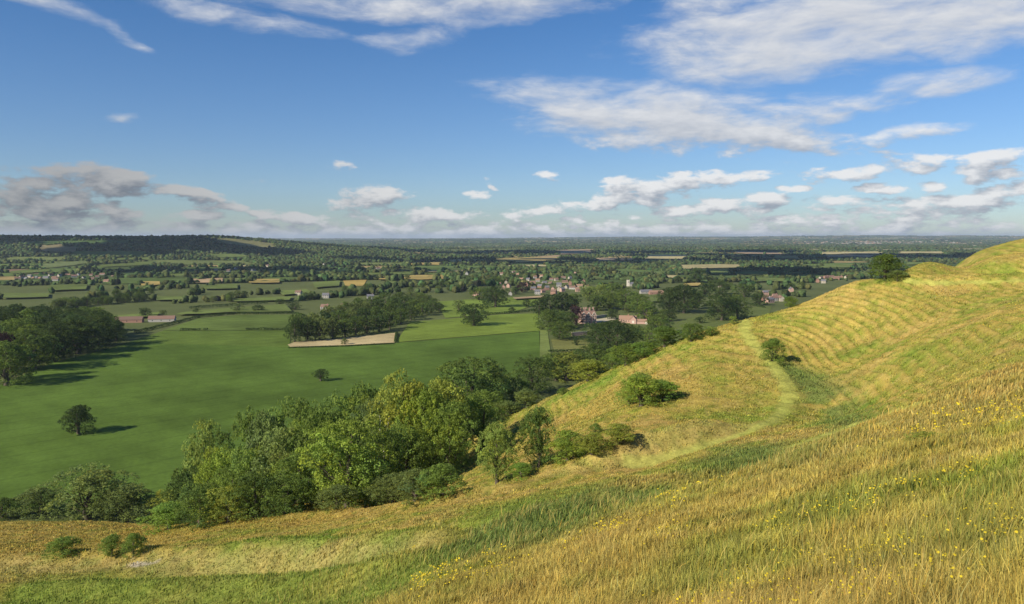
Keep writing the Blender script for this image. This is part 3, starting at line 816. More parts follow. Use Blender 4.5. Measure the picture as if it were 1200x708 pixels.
BELT = 'trees of the hanger at the foot of the down'
SCRUB = 'scrub on the down'
for a in [
 # px, base, top, width, kind, tone, label, Y
 (105,608,546,86,'round','olive','broad olive green maple at the left end of the hanger, wider than its neighbour',None),
 (150,613,567,62,'bush','olive','rounded olive thorn bush touching the broad maple on its right',None),
 (46,604,575,50,'bush','olive','low grey olive thicket left of the broad maple',None),
 (4,607,586,36,'bush','deep green','small dark bush cut by the left frame edge below the crop',None),
 (242,0,489,54,'loose','pale green','tall pale ash with bare stem standing up against the green crop',198),
 (257,0,519,46,'round','lime green','lime green tree directly below the tall pale ash',188),
 (219,0,545,46,'round','dark green','dark tree left of the lime green one under the ash',190),
 (200,612,573,42,'round','yellow green','yellowish tree at the left tip of the hanger',None),
 (197,621,594,50,'bush','bright green','bright green bush lowest at the left tip of the hanger',None),
 (235,617,565,54,'round','deep green','deep green round tree in front of the lime tree',None),
 (268,612,568,48,'round','yellow green','yellow green tree between two dark ones at the grass edge',None),
 (299,607,552,54,'round','deep green','deep green tree under the grey ash with visible limbs',None),
 (333,0,498,78,'loose','grey green','grey green ash whose pale forked limbs show, left part of hanger',178),
 (296,0,474,52,'round','mid green','mid green crown above the grey ash, left shoulder of hanger',198),
 (346,0,461,66,'round','mid green','broad mid green crown topping the left half of the hanger',203),
 (312,0,478,46,'tall','grey green','greyish crown between the two highest left crowns',190),
 (337,603,557,52,'round','deep green','deep green tree right of the grass edge below the grey ash',None),
 (406,0,455,82,'round','mid green','wide mid green crown topping the middle of the hanger',196),
 (408,590,488,88,'round','lime green','big bright lime green tree in the middle of the hanger',152),
 (352,598,528,62,'round','mid green','mid green tree left of the big lime green one',158),
 (372,0,474,64,'round','mid green','mid green crown above left of the big lime tree',180),
 (440,0,464,56,'round','grey green','grey crown just left of the bleached dead tree top',186),
 (472,0,429,74,'tall','yellow green','tall yellow green tree, left of the two highest crowns',180),
 (505,562,474,72,'round','mid green','mid green rounded tree right of the dead tree, low in the hanger',None),
 (475,0,492,56,'round','mid green','mid green tree below the bleached dead branches',160),
 (517,0,440,60,'tall','yellow green','yellow green crown beside the highest broad crown',186),
 (551,492,417,78,'round','mid green','highest broad crown near the hanger right end',None),
 (529,0,468,52,'round','mid green','mid green tree in front of the highest broad crown',172),
 (581,484,426,38,'tall','pale green','pale slender tree right of the highest broad crown',None),
 (602,478,440,34,'round','mid green','mid green tree right of the pale slender one',None),
 (623,462,416,46,'round','deep green','dark round tree between pale slender tree and field verge',None),
 (651,446,412,34,'round','mid green','mid green tree below the field verge right of a dark one',None),
 (676,440,410,30,'round','mid green','small mid green tree on the spur edge under the lawn',None),
 (698,440,402,42,'round','deep green','dark tree on the spur edge below the manor oak',None),
 (734,428,402,36,'round','mid green','mid green tree on the spur edge right of the lawn tree',None),
 (755,419,400,28,'round','bright green','bright small tree on the spur edge near the orange shed',None),
 (718,432,412,24,'bush','mid green','bush between two trees on the spur edge',None),
 (664,446,424,52,'bush','yellow green','yellowish scrub on the spur edge below the field verge',None),
 (690,446,430,40,'bush','yellow green','second yellowish scrub patch right along the spur edge',None),
 (778,407,398,40,'bush','deep green','long dark bush on the spur edge right of the shed',None),
 (618,478,462,34,'bush','olive','olive thorn scrub below the dark round tree',None),
 (590,492,478,36,'bush','olive','olive thorn scrub at the right foot of the hanger',None),
 (460,590,558,54,'bush','olive','left olive thorn of the scrub row along the grass',None),
 (488,586,550,56,'bush','olive','middle olive thorn of the scrub row along the grass',None),
 (518,580,543,52,'bush','mid green','right end thorn of the scrub row along the grass',None),
 (395,597,572,44,'bush','olive','small olive bush at the foot of the lime green tree',None),
 (430,594,568,40,'bush','mid green','green bush between the lime tree and the thorn row',None),
 (446,0,500,60,'round','deep green','shaded deep green tree behind the bleached dead tree',168),
 (385,0,505,60,'round','deep green','deep green tree tucked behind the big lime green one',168),
 (290,0,520,50,'round','mid green','mid green tree right of the lime green one under the ash',182),
 (425,0,445,50,'round','mid green','mid green crown between the two topmost middle crowns',205),
 (270,0,545,44,'round','mid green','mid green tree below the tall pale ash, behind yellow one',180),
 (496,0,452,50,'round','lime green','lime crown between the two yellow green tall trees',176),
 (565,0,455,52,'round','mid green','mid green tree in front of the pale slender one',196),
]:
    px, base, top, w, kind, tone, label, Y = a
    tree_px(px, base or None, top, w, kind, tone, label, BELT, Y=Y, hi=True, name='thorn_bush' if kind == 'bush' else 'broadleaf_tree', cat='bush' if kind == 'bush' else 'tree')
for a in [
 (631,547,474,36,'tall','deep green','dark slender conical tree alone on the grassy slope','slender_tree','tree'),
 (582,566,494,42,'tall','pale green','loose pale young ash left of the dark conical tree','young_ash','tree'),
 (664,540,504,40,'bush','lime green','bright green bush right of the dark conical tree','thorn_bush','bush'),
 (610,560,546,28,'bush','bright green','low bush between the young ash and conical tree','thorn_bush','bush'),
 (698,508,496,14,'bush','mid green','tiny bush on the slope left of the gorse mound','thorn_bush','bush'),
 (694,532,512,38,'bush','yellow green','yellowish gorse bush right of the bright green bush','gorse_bush','bush'),
 (724,520,500,36,'bush','yellow green','yellowish gorse bush just below the large gorse mound','gorse_bush','bush'),
 (752,476,436,50,'bush','lime green','large bright gorse mound in the middle of the slope','gorse_bush','bush'),
 (776,470,446,40,'bush','bright green','darker right half of the large gorse mound','gorse_bush','bush'),
 (738,474,452,30,'bush','lime green','left lower part of the large gorse mound','gorse_bush','bush'),
 (905,424,395,26,'bush','mid green','round thorn bush beside the bend of the worn path','thorn_bush','bush'),
 (1038,328,297,36,'bush','deep green','wind shaped hawthorn on the skyline of the rampart','thorn_bush','bush'),
 (1052,329,318,20,'bush','olive','low scrub at the right foot of the skyline hawthorn','thorn_bush','bush'),
 (926,361,347,14,'round','mid green','small round tree on the skyline left of the hawthorn','broadleaf_tree','tree'),
 (132,652,626,24,'bush','mid green','small shrub beside the chalk scar, left of two','thorn_bush','bush'),
 (157,652,624,24,'bush','mid green','small shrub beside the chalk scar, right of two','thorn_bush','bush'),
 (75,652,637,34,'bush','mid green','flat low shrub on the meadow at the far left','thorn_bush','bush'),
 (1085,530,512,38,'loose','yellow green','low bramble tuft on the near slope at the right','bramble_bush','bush'),
 (660,462,455,12,'bush','mid green','tiny bush on the top edge of the spur','thorn_bush','bush'),
]:
    px, base, top, w, kind, tone, label, nm, cat = a
    tree_px(px, base, top, w, kind, tone, label, SCRUB, hi=True, name=nm, cat=cat)

# lone trees of the fields, manor park and near hedges
for a in [
 (93,509,474,34,'bush','dark green','lone dark tree standing in the green crop'),
 (376,447,432,18,'loose','dark green','small sparse bush alone in the middle of the green crop'),
 (555,382,355,32,'round','dark green','large lone oak in the light green pasture'),
 (538,365,351,16,'loose','olive','thin half bare tree left above the lone oak'),
 (581,360,334,30,'round','dark green','big dark oak above the paddock, right of the lone oak'),
 (561,352,336,20,'round','mid green','mid green tree left of the big oak above the paddock'),
 (404,404,396,8,'bush','olive','brown bush on the edge of the stubble strip'),
 (617,360,351,10,'round','dark green','small dark tree at the hedge end above the pasture'),
 (600,366,360,8,'bush','dark green','small bush in the hedge above the pasture'),
 (632,370,349,20,'round','dark green','dark tree at left end of the group beside the manor'),
 (645,369,344,24,'round','dark green','second dark tree from left in the group beside manor'),
 (658,367,342,24,'round','dark green','tallest dark tree in the group left of the manor'),
 (671,366,343,22,'round','deep green','dark tree behind the copper beech by the manor'),
 (646,387,361,34,'round','deep green','rounded deep green tree at the corner of the pasture'),
 (660,384,364,28,'round','deep green','deep green tree left of the copper beech'),
 (657,398,375,32,'round','mid green','mid green tree at the left edge of the manor lawn'),
 (675,381,357,17,'round','copper purple','purple copper beech touching the manor wall'),
 (675,405,395,8,'column','dark green','tiny cone shaped yew on the manor lawn'),
 (700,408,376,34,'round','dark green','left tree of the big dark group before the manor stables'),
 (722,414,374,42,'round','dark green','largest tree of the dark group before the manor stables'),
 (742,406,380,28,'round','deep green','right tree of the dark group before the manor stables'),
 (754,398,384,18,'round','mid green','mid green tree left of the orange roofed shed'),
 (717,374,361,15,'round','dark green','small dark tree between manor and stables'),
 (690,352,334,24,'round','pale green','pale yellowish tree above the manor, leftmost of the pale ones'),
 (705,353,332,24,'round','pale green','pale yellowish tree above right of the manor'),
 (721,354,331,24,'round','mid green','mid green tall tree behind the manor, right of the pale ones'),
 (700,364,344,24,'round','deep green','deep green tree directly right of the manor chimneys'),
 (714,362,342,26,'round','mid green','mid green tree above the small dark tree by the manor'),
 (733,363,338,28,'round','mid green','mid green tree above the stables, left one'),
 (748,368,344,26,'round','mid green','mid green tree above the stables, middle one'),
 (757,378,352,24,'round','mid green','mid green tree at the right end of the stables'),
 (736,366,356,14,'round','olive','olive tree just above the stable roofs'),
 (773,391,368,30,'round','mid green','round mid green tree in the park right of the stables'),
 (787,376,362,14,'round','dark green','small dark tree above the round park tree'),
 (777,374,362,14,'round','deep green','deep green tree between stables and park oaks'),
 (785,366,336,28,'round','dark green','left part of the great dark oak clump in the park'),
 (801,367,332,34,'round','dark green','tallest oak of the great dark clump in the park'),
 (816,362,340,24,'round','deep green','right oak of the great dark clump in the park'),
 (846,376,342,34,'round','dark green','great oak at the right side of the park'),
 (863,374,344,30,'round','deep green','oak touching the great oak at the right of the park'),
 (810,400,378,28,'round','deep green','deep green tree on the spur edge below the park'),
 (833,394,382,18,'round','mid green','small tree on the spur edge right of the deep green one'),
 (820,379,371,12,'loose','dark green','tiny spreading tree alone in the middle of the park'),
 (859,380,370,9,'round','pale green','tiny pale tree in front of the great park oak'),
 (816,332,313,20,'tall','dark green','tall dark trees top above the park in the vale'),
 (842,345,327,26,'round','deep green','deep green tree beyond the park oaks'),
 (826,348,330,20,'round','dark green','dark tree between the two park oaks, farther off'),
 (872,348,332,24,'round','deep green','deep green tree above right of the great park oak'),
 (890,358,343,18,'round','dark green','dark tree beside the houses at the spur crest'),
 (612,343,330,12,'round','copper purple','dark purple tree among the village roofs'),
 (604,345,337,10,'round','dark green','dark tree before the village beside the orange roofed house'),
 (129,0,0,0,0,0,0),
 (170,372,360,13,'round','dark green','dark round tree between the two farm buildings at left'),
 (191,371,363,8,'loose','olive','thin tree above the right farm building at left'),
 (230,368,361,8,'loose','dark green','bushy tree in the hedge above the ley field'),
 (278,366,356,14,'loose','grey green','grey open tree in the far hedge of the ley field'),
 (303,366,358,14,'round','dark green','round dark tree in the far hedge of the ley field'),
 (346,363,355,12,'round','dark green','round dark tree at the right end of the far hedge'),
 (328,357,350,10,'round','dark green','dark tree in the upper hedge above the ley field'),
]:
    if not a[3]: continue
    px, base, top, w, kind, tone, label = a
    near = base > 430
    tree_px(px, base, top, w, kind, tone, label, 'trees of the fields and the manor park', hi=near or w > 24, name='bush' if kind == 'bush' and base != 509 else 'broadleaf_tree', cat='bush' if kind == 'bush' and base != 509 else 'tree')

ORD = ['first','second','third','fourth','fifth','sixth','seventh','eighth','ninth','tenth','eleventh','twelfth','thirteenth','fourteenth','fifteenth','sixteenth','seventeenth','eighteenth','nineteenth','twentieth']
def rows(group, row_list, phrase, tones, kind_pick, hi=False):
    """woods: rows of single trees, each row in photo pixels"""
    for rname, pts in row_list:
        pts = sorted(pts)
        for k, (px, base, top, w) in enumerate(pts):
            tone = random.choice(tones)
            tree_px(px, base, top, w, kind_pick(), tone, f'{tone} tree, {ORD[k]} from left in the {rname} row of {phrase}', group, hi=hi)
rows('trees of the left wood', [
 ('front', [(8,452,398,56),(40,434,384,54),(66,424,378,50),(92,414,369,56),(118,406,366,46),(137,400,376,22)]),
 ('second', [(-8,436,382,50),(24,425,372,52),(52,416,369,48),(78,408,366,48),(106,400,362,44),(128,396,368,26)]),
 ('third', [(4,415,364,46),(34,408,361,42),(62,404,362,40),(90,398,360,40),(114,394,359,32)]),
 ('back', [(-4,404,357,42),(20,398,355,42),(46,396,356,40),(72,394,357,38),(100,390,358,36)])],
 'the left wood', ['dark green','dark green','deep green','dark green','mid green'], lambda: random.choice(['round','bush']), hi=True)
tree_px(6, 446, 388, 26, 'round', 'copper purple', 'copper purple tree in the wood at the left edge', 'trees of the left wood', hi=True)
cop = [('front', [(346,401,372,20),(360,400,372,22),(375,399,370,22),(390,397,371,20),(404,395,372,20),(417,393,370,18),(430,391,369,20),(444,389,366,20),(457,386,364,20),(470,380,360,18),(482,375,358,18),(494,370,354,18),(505,367,353,17),(515,365,355,12)]),
       ('second', [(350,394,366,22),(366,392,365,22),(382,391,364,22),(397,389,363,20),(412,387,362,20),(427,385,360,20),(441,382,358,20),(456,379,355,20),(470,373,352,18),(484,368,350,18),(497,363,349,16),(508,360,349,14)]),
       ('third', [(385,384,357,20),(400,382,356,20),(415,379,354,20),(430,377,352,20),(445,373,349,20),(460,369,346,18),(475,364,345,18),(489,359,344,16),(501,356,345,14)]),
       ('back', [(405,374,352,18),(420,371,348,18),(436,367,346,18),(452,362,342,18),(468,358,341,16),(483,354,341,16),(494,352,342,14)])]
rows('trees of the copse above the stubble', cop, 'the copse above the stubble', ['dark green','deep green','deep green','mid green','olive'], lambda: random.choice(['round','bush','tall']))

# bleached dead tree in the hanger
def dead_tree():
    x, y, z = map(float, at_y(450, 512, 176)); gz = float(ground(np.array([x]), np.array([y]))[0])
    o = bpy.data.objects.new('dead_tree', None); COL.objects.link(o); o.location = (x, y, gz)
    top = float(at_y(450, 488, 176)[2]) - gz
    V, Fc = [], []
    def tube(p, rad):
        n0 = len(V); K = 7
        for q, r_ in zip(p, rad):
            for k in range(K):
                a = 2 * math.pi * k / K; V.append((q[0] + r_ * math.cos(a), q[1] + r_ * math.sin(a), q[2]))
        for i in range(len(p) - 1):
            for k in range(K): Fc.append((n0 + i*K + k, n0 + i*K + (k+1) % K, n0 + (i+1)*K + (k+1) % K, n0 + (i+1)*K + k))
    h = top
    tube([(0,0,-.3),(.1,0,h*.4),(-.2,0,h*.7)], [.26,.2,.14])
    tr_ = np_mesh('trunk', np.array(V), [np.array(Fc)], M_DEAD, smooth=True); link('trunk', tr_, o)
    for pts, rd in (([(-.2,0,h*.7),(-.9,-.2,h*.82),(-.7,-.3,h*.95),(-1.0,-.3,h*1.02)],[.13,.1,.07,.03]),
                    ([(-.2,0,h*.7),(.6,-.3,h*.80),(1.0,-.5,h*.9),(1.3,-.4,h*.99)],[.13,.1,.07,.03]),
                    ([(.6,-.3,h*.80),(.4,-.6,h*.88),(.5,-.7,h*.94)],[.1,.07,.03])):
        V, Fc = [], []
        tube(pts, rd); link('branch', np_mesh('branch', np.array(V), [np.array(Fc)], M_DEAD, smooth=True), o)
    tag(o, 'bleached white dead tree with bare forked branches inside the hanger', 'tree', BELT)
dead_tree()

# ---------------------------------------------------------------- hedges close enough to tell apart
def hedge(px_line, h, w, label):
    p = planv(px_line); V, Fc, Cc = [], [], []
    L_ = 0
    for a, b in zip(p[:-1], p[1:]):
        ln = np.hypot(*(b - a)); m = int(ln * 11)
        t = rng.random(m); c = a + (b - a) * t[:, None]
        hh = h * (.75 + .5 * fbm(c[:, 0], c[:, 1], 9, 2, 401)); an = rng.uniform(0, math.pi, m)
        off = np.stack([np.cos(an) * w * .5, np.abs(np.sin(an)) ** .7 * hh], 1)
        d = (b - a) / (ln + 1e-6); nrm = np.array([-d[1], d[0]])
        X = c[:, 0] + nrm[0] * off[:, 0]; Y = c[:, 1] + nrm[1] * off[:, 0]
        Z = valley_z(c[:, 0], c[:, 1]) + off[:, 1]
        q = np.stack([X, Y, Z], 1)
        e = np.stack([nrm[0] * np.cos(an), nrm[1] * np.cos(an), np.sin(an)], 1) + rng.normal(0, .5, (m, 3)); e /= np.linalg.norm(e, axis=1)[:, None]
        u = np.cross(e, rng.normal(size=(m, 3))); u /= np.linalg.norm(u, axis=1)[:, None]; v = np.cross(e, u)
        s = rng.uniform(.35, .75, (m, 1))
        V.append(np.stack([q - u*s, q - v*s, q + u*s, q + v*s], 1).reshape(-1, 3))
        Cc.append(np.repeat(rng.uniform(.75, 1.25, (m, 1)) * np.ones(3), 4, 0))
    V = np.vstack(V); me = np_mesh('hedge', V, [np.arange(len(V)).reshape(-1, 4)], M_LEAF, np.vstack(Cc))
    o = link('hedge', me); o.color = (*TONE['dark green'], 1)
    tag(o, label, 'hedge', 'hedges between the near fields')
for line, h, w, lab in [
 ([(158,391),(208,378.5),(232,372.5),(276,368.5),(350,368)], 3, 3, 'long dark hedge along the upper edge of the ley field'),
 ([(211,387.6),(236,387.2)], 2.2, 3, 'short left piece of broken hedge between ley and clover fields'),
 ([(239,387.2),(243,387.2)], 2.5, 3, 'tiny hedge remnant between ley and clover fields'),
 ([(288,387),(341,387)], 2.6, 3, 'right piece of broken hedge reaching the copse'),
 ([(280,357.5),(314,356)], 4, 4, 'left half of thick hedge above the pale strip of grass'),
 ([(333,356),(349,354.5)], 4, 4, 'right half of thick hedge above the pale strip of grass'),
 ([(222,362),(250,360),(278,358.5)], 4, 4, 'hedge running left from the thick hedge above the grass strip'),
 ([(567,369),(600,367),(629,364)], 2.5, 4, 'hedge along the upper edge of the light green pasture'),
 ([(642,413),(662,412.5),(684,411.5)], 2, 3, 'clipped hedge along the bottom of the manor lawn'),
 ([(463.5,402),(465,391)], 2, 3, 'stub of hedge at the right end of the stubble strip'),
 ([(338,408.5),(404,406.5),(462,403.5)], 1.2, 2, 'thin hedge under the pale stubble strip'),
 ([(874,356),(896,361)], 2.5, 4, 'hedge at the far side of the park below the houses'),
 ([(760,403),(790,399)], 2.5, 5, 'thick hedge behind the orange roofed shed'),
]: hedge(line, h, w, lab)

# ---------------------------------------------------------------- buildings
def box(V, Fq, x0, y0, z0, x1, y1, z1):
    n = len(V)
    V += [(x0,y0,z0),(x1,y0,z0),(x1,y1,z0),(x0,y1,z0),(x0,y0,z1),(x1,y0,z1),(x1,y1,z1),(x0,y1,z1)]
    Fq += [(n,n+3,n+2,n+1),(n+4,n+5,n+6,n+7),(n,n+1,n+5,n+4),(n+1,n+2,n+6,n+5),(n+2,n+3,n+7,n+6),(n+3,n,n+4,n+7)]
def poly_mesh(name, V, Fq, m):
    me = bpy.data.meshes.new(name); me.from_pydata(V, [], Fq); me.materials.append(m); me.update(); return me
def gable(V, Fq, x0, y0, x1, y1, z0, ze, zr, along='x'):
    """walls with gable ends"""
    n = len(V)
    if along == 'x':
        ym = (y0 + y1) / 2
        V += [(x0,y0,z0),(x1,y0,z0),(x1,y1,z0),(x0,y1,z0),(x0,y0,ze),(x1,y0,ze),(x1,y1,ze),(x0,y1,ze),(x0,ym,zr),(x1,ym,zr)]
        Fq += [(n,n+1,n+5,n+4),(n+2,n+3,n+7,n+6),(n+1,n+2,n+6,n+9,n+5),(n+3,n,n+4,n+8,n+7)]
    else:
        xm = (x0 + x1) / 2
        V += [(x0,y0,z0),(x1,y0,z0),(x1,y1,z0),(x0,y1,z0),(x0,y0,ze),(x1,y0,ze),(x1,y1,ze),(x0,y1,ze),(xm,y0,zr),(xm,y1,zr)]
        Fq += [(n,n+1,n+5,n+8,n+4),(n+2,n+3,n+7,n+9,n+6),(n+1,n+2,n+6,n+5),(n+3,n,n+4,n+7)]
def roof(V, Fq, x0, y0, x1, y1, ze, zr, o=.35, t=.22, along='x'):
    n = len(V)
    if along == 'x':
        ym = (y0 + y1) / 2; s = (zr - ze) / (ym - y0) * o
        pr = [(y0-o, ze-s), (ym, zr), (y1+o, ze-s)]
        for x in (x0-o, x1+o):
            V += [(x, y, z+.05) for y, z in pr] + [(x, y, z+.05+t) for y, z in pr]
    else:
        xm = (x0 + x1) / 2; s = (zr - ze) / (xm - x0) * o
        pr = [(x0-o, ze-s), (xm, zr), (x1+o, ze-s)]
        for y in (y0-o, y1+o):
            V += [(x, y, z+.05) for x, z in pr] + [(x, y, z+.05+t) for x, z in pr]
    Fq += [(n+3,n+4,n+10,n+9),(n+4,n+5,n+11,n+10),(n,n+6,n+7,n+1),(n+1,n+7,n+8,n+2),(n,n+1,n+4,n+3),(n+1,n+2,n+5,n+4),(n+6,n+9,n+10,n+7),(n+7,n+10,n+11,n+8),(n,n+3,n+9,n+6),(n+2,n+8,n+11,n+5)]

HM = {}
def house_parts(L_, D, ze, zr, wall, rf, chim, wins):
    key = (L_, D, ze, zr, wall, rf, chim, wins)
    if key not in HM:
        V, Fq = [], []; gable(V, Fq, -L_/2, -D/2, L_/2, D/2, -1.5, ze, zr); w = poly_mesh('wall', V, Fq, WALLS[wall])
        V, Fq = [], []; roof(V, Fq, -L_/2, -D/2, L_/2, D/2, ze, zr); r = poly_mesh('roof', V, Fq, ROOFS[rf])
        V, Fq = [], []; box(V, Fq, L_*.3, -.45, zr - .9, L_*.3 + .9, .45, zr + 1.3); c = poly_mesh('chimney', V, Fq, WALLS['brick red'])
        V, Fq = [], []
        ws = []
        if wins:
            for z0 in ([1.0, 3.6] if ze > 4.5 else [.9]):
                for k in range(3):
                    V, Fq = [], []; xx = -L_*.33 + k * L_*.33
                    box(V, Fq, xx - .5, -D/2 - .03, z0, xx + .5, -D/2 + .1, z0 + 1.25); ws.append(poly_mesh('window', V, Fq, M_PANE))
        HM[key] = (w, r, c if chim else None, ws)
    return HM[key]
def put_house(x, y, rz, L_, D, ze, zr, wall, rf, label, group, name='house', cat='house', chim=True, wins=True):
    w, r, c, ws = house_parts(L_, D, ze, zr, wall, rf, chim, wins)
    z = float(ground(np.array([x]), np.array([y]))[0])
    o = bpy.data.objects.new(name, None); COL.objects.link(o); o.location = (x, y, z + .4); o.rotation_euler = (0, 0, rz)
    link('wall', w, o); ro = link('roof', r, o)
    if c: link('chimney', c, ro)
    for k in ws: link('window', k, o)
    HOUSE_KEEP.append((x, y))
    return tag(o, label, cat, group)
def village(group, phrase, spots, walls, roofs, size=1.0):
    spots = sorted(spots)
    for k, (px, py) in enumerate(spots):
        x, y, _ = at(px, py); wl = random.choice(walls); rf = random.choice(roofs)
        L_ = random.choice([8.0, 10.0, 13.0]) * size; ze = random.choice([3.2, 5.0])
        tens = ['', 'twenty-'][k >= 20]
        o_ = ORD[k] if k < 20 else 'twenty-' + ORD[k - 20] if k < 29 else 'thirtieth' if k == 29 else 'thirty-' + ORD[k - 30] if k < 39 else 'fortieth' if k == 39 else 'forty-' + ORD[k - 40]
        put_house(x, y, random.choice([0, .5, -.5, 1.4]) + random.uniform(-.2, .2), L_, 6.5 * size, ze * size, (ze + 3.1) * size, wl, rf,
                  f'{wl} cottage with {rf} roof, {o_} from left in {phrase}', group, wins=py > 330)
VG = [(558,347),(584,335),(593,333),(598,346),(633,337),(641,340),(648,340),(662,332),(659,342),(668,334),(677,342),(684,332),(587,323),(602,321),(607,323),(674,321),
      (617,336),(624,333),(630,331),(638,333),(645,334),(652,330),(655,336),(664,338),(671,339),(679,337),(590,339),(596,337),(646,329),(636,343),(625,340),(688,338),(611,330),(619,330),(627,327),(634,326),(660,327),(668,328),(655,341),(649,345),(630,345)]
village('houses of the village above the manor', 'the village above the manor', VG, ['brick red','white','pink brick','cream','pink brick'], ['red tiled','orange tiled','brown tiled','red tiled','grey slate'])
VL = [(21,328),(26,327),(31,328),(35,326),(39,328),(43,327),(47,328),(54,327),(60,324),(64,327),(65,330),(70,325),(80,324),(87,326),(92,324),(98,327),(107,324),(108,329),(114,326),(120,323),(125,331),(132,326)]
village('houses of the village below the wooded ridge', 'village below the ridge', VL, ['brick red','white','white','pink brick','cream'], ['red tiled','brown tiled','red tiled','grey slate'], 1.0)
VR = [(897,352),(902,355),(906,353),(911,351),(915,353),(908,349),(927,342),(898,346),(962,328),(968,327),(965,332),(974,326),(980,328),(986,326),(992,327),(958,331)]
village('houses beyond the spur', 'the hamlet beyond the spur', VR, ['white','pink brick','brick red','cream'], ['brown tiled','red tiled','grey slate'])
VF = [(253,318),(268,319),(277,317),(297,318),(314,313),(380,312),(443,316),(547,323)]
village('white houses scattered in the vale', 'the scattered far white line', VF, ['white','white','cream'], ['grey slate','brown tiled'], 1.25)
for px, py, wl, rf, lab in [(381,364,'white','red tiled','white cottage with red roof at the left edge of the copse'),(382,349.5,'white','grey slate','small white house beyond the copse left end'),
                            (434,351,'white','grey slate','white house among trees above the middle of the copse'),(350,346,'cream','brown tiled','cream house in a hedged garden left of the copse'),
                            (404,363,'pink brick','brown tiled','pink cottage half hidden in the copse top')]:
    x, y, _ = at(px, py); put_house(x, y, random.uniform(-.3, .3), 11, 7, 5, 8.2, wl, rf, lab, 'houses around the copse')
for px, py, L_, wl, rf, lab, nm in [(150,378,34,'brick red','brown tiled','long brown roofed barn beside the wood at left','barn'),(190,377,30,'white','red tiled','low white barn with reddish roof at the left farm','barn'),
                                (760,397.5,9,'brick red','orange tiled','small shed with orange roof on the park edge','shed'),(757,344,22,'stone grey','grey slate','grey roofed barn at the farm right of the church','barn'),
                                (769,345,26,'brick red','orange tiled','long orange roofed barn at the farm right of the church','barn'),
                                (846,338,14,'cream','brown tiled','cream house between the park oaks and vale','house')]:
    x, y, _ = at(px, py); put_house(x, y, .15 if nm == 'barn' else .5, L_, 8.5 if L_ > 10 else 6, 3.2, 6.6 if L_ > 10 else 5, wl, rf, lab, 'farm buildings', nm, nm, chim=False, wins=nm != 'shed')

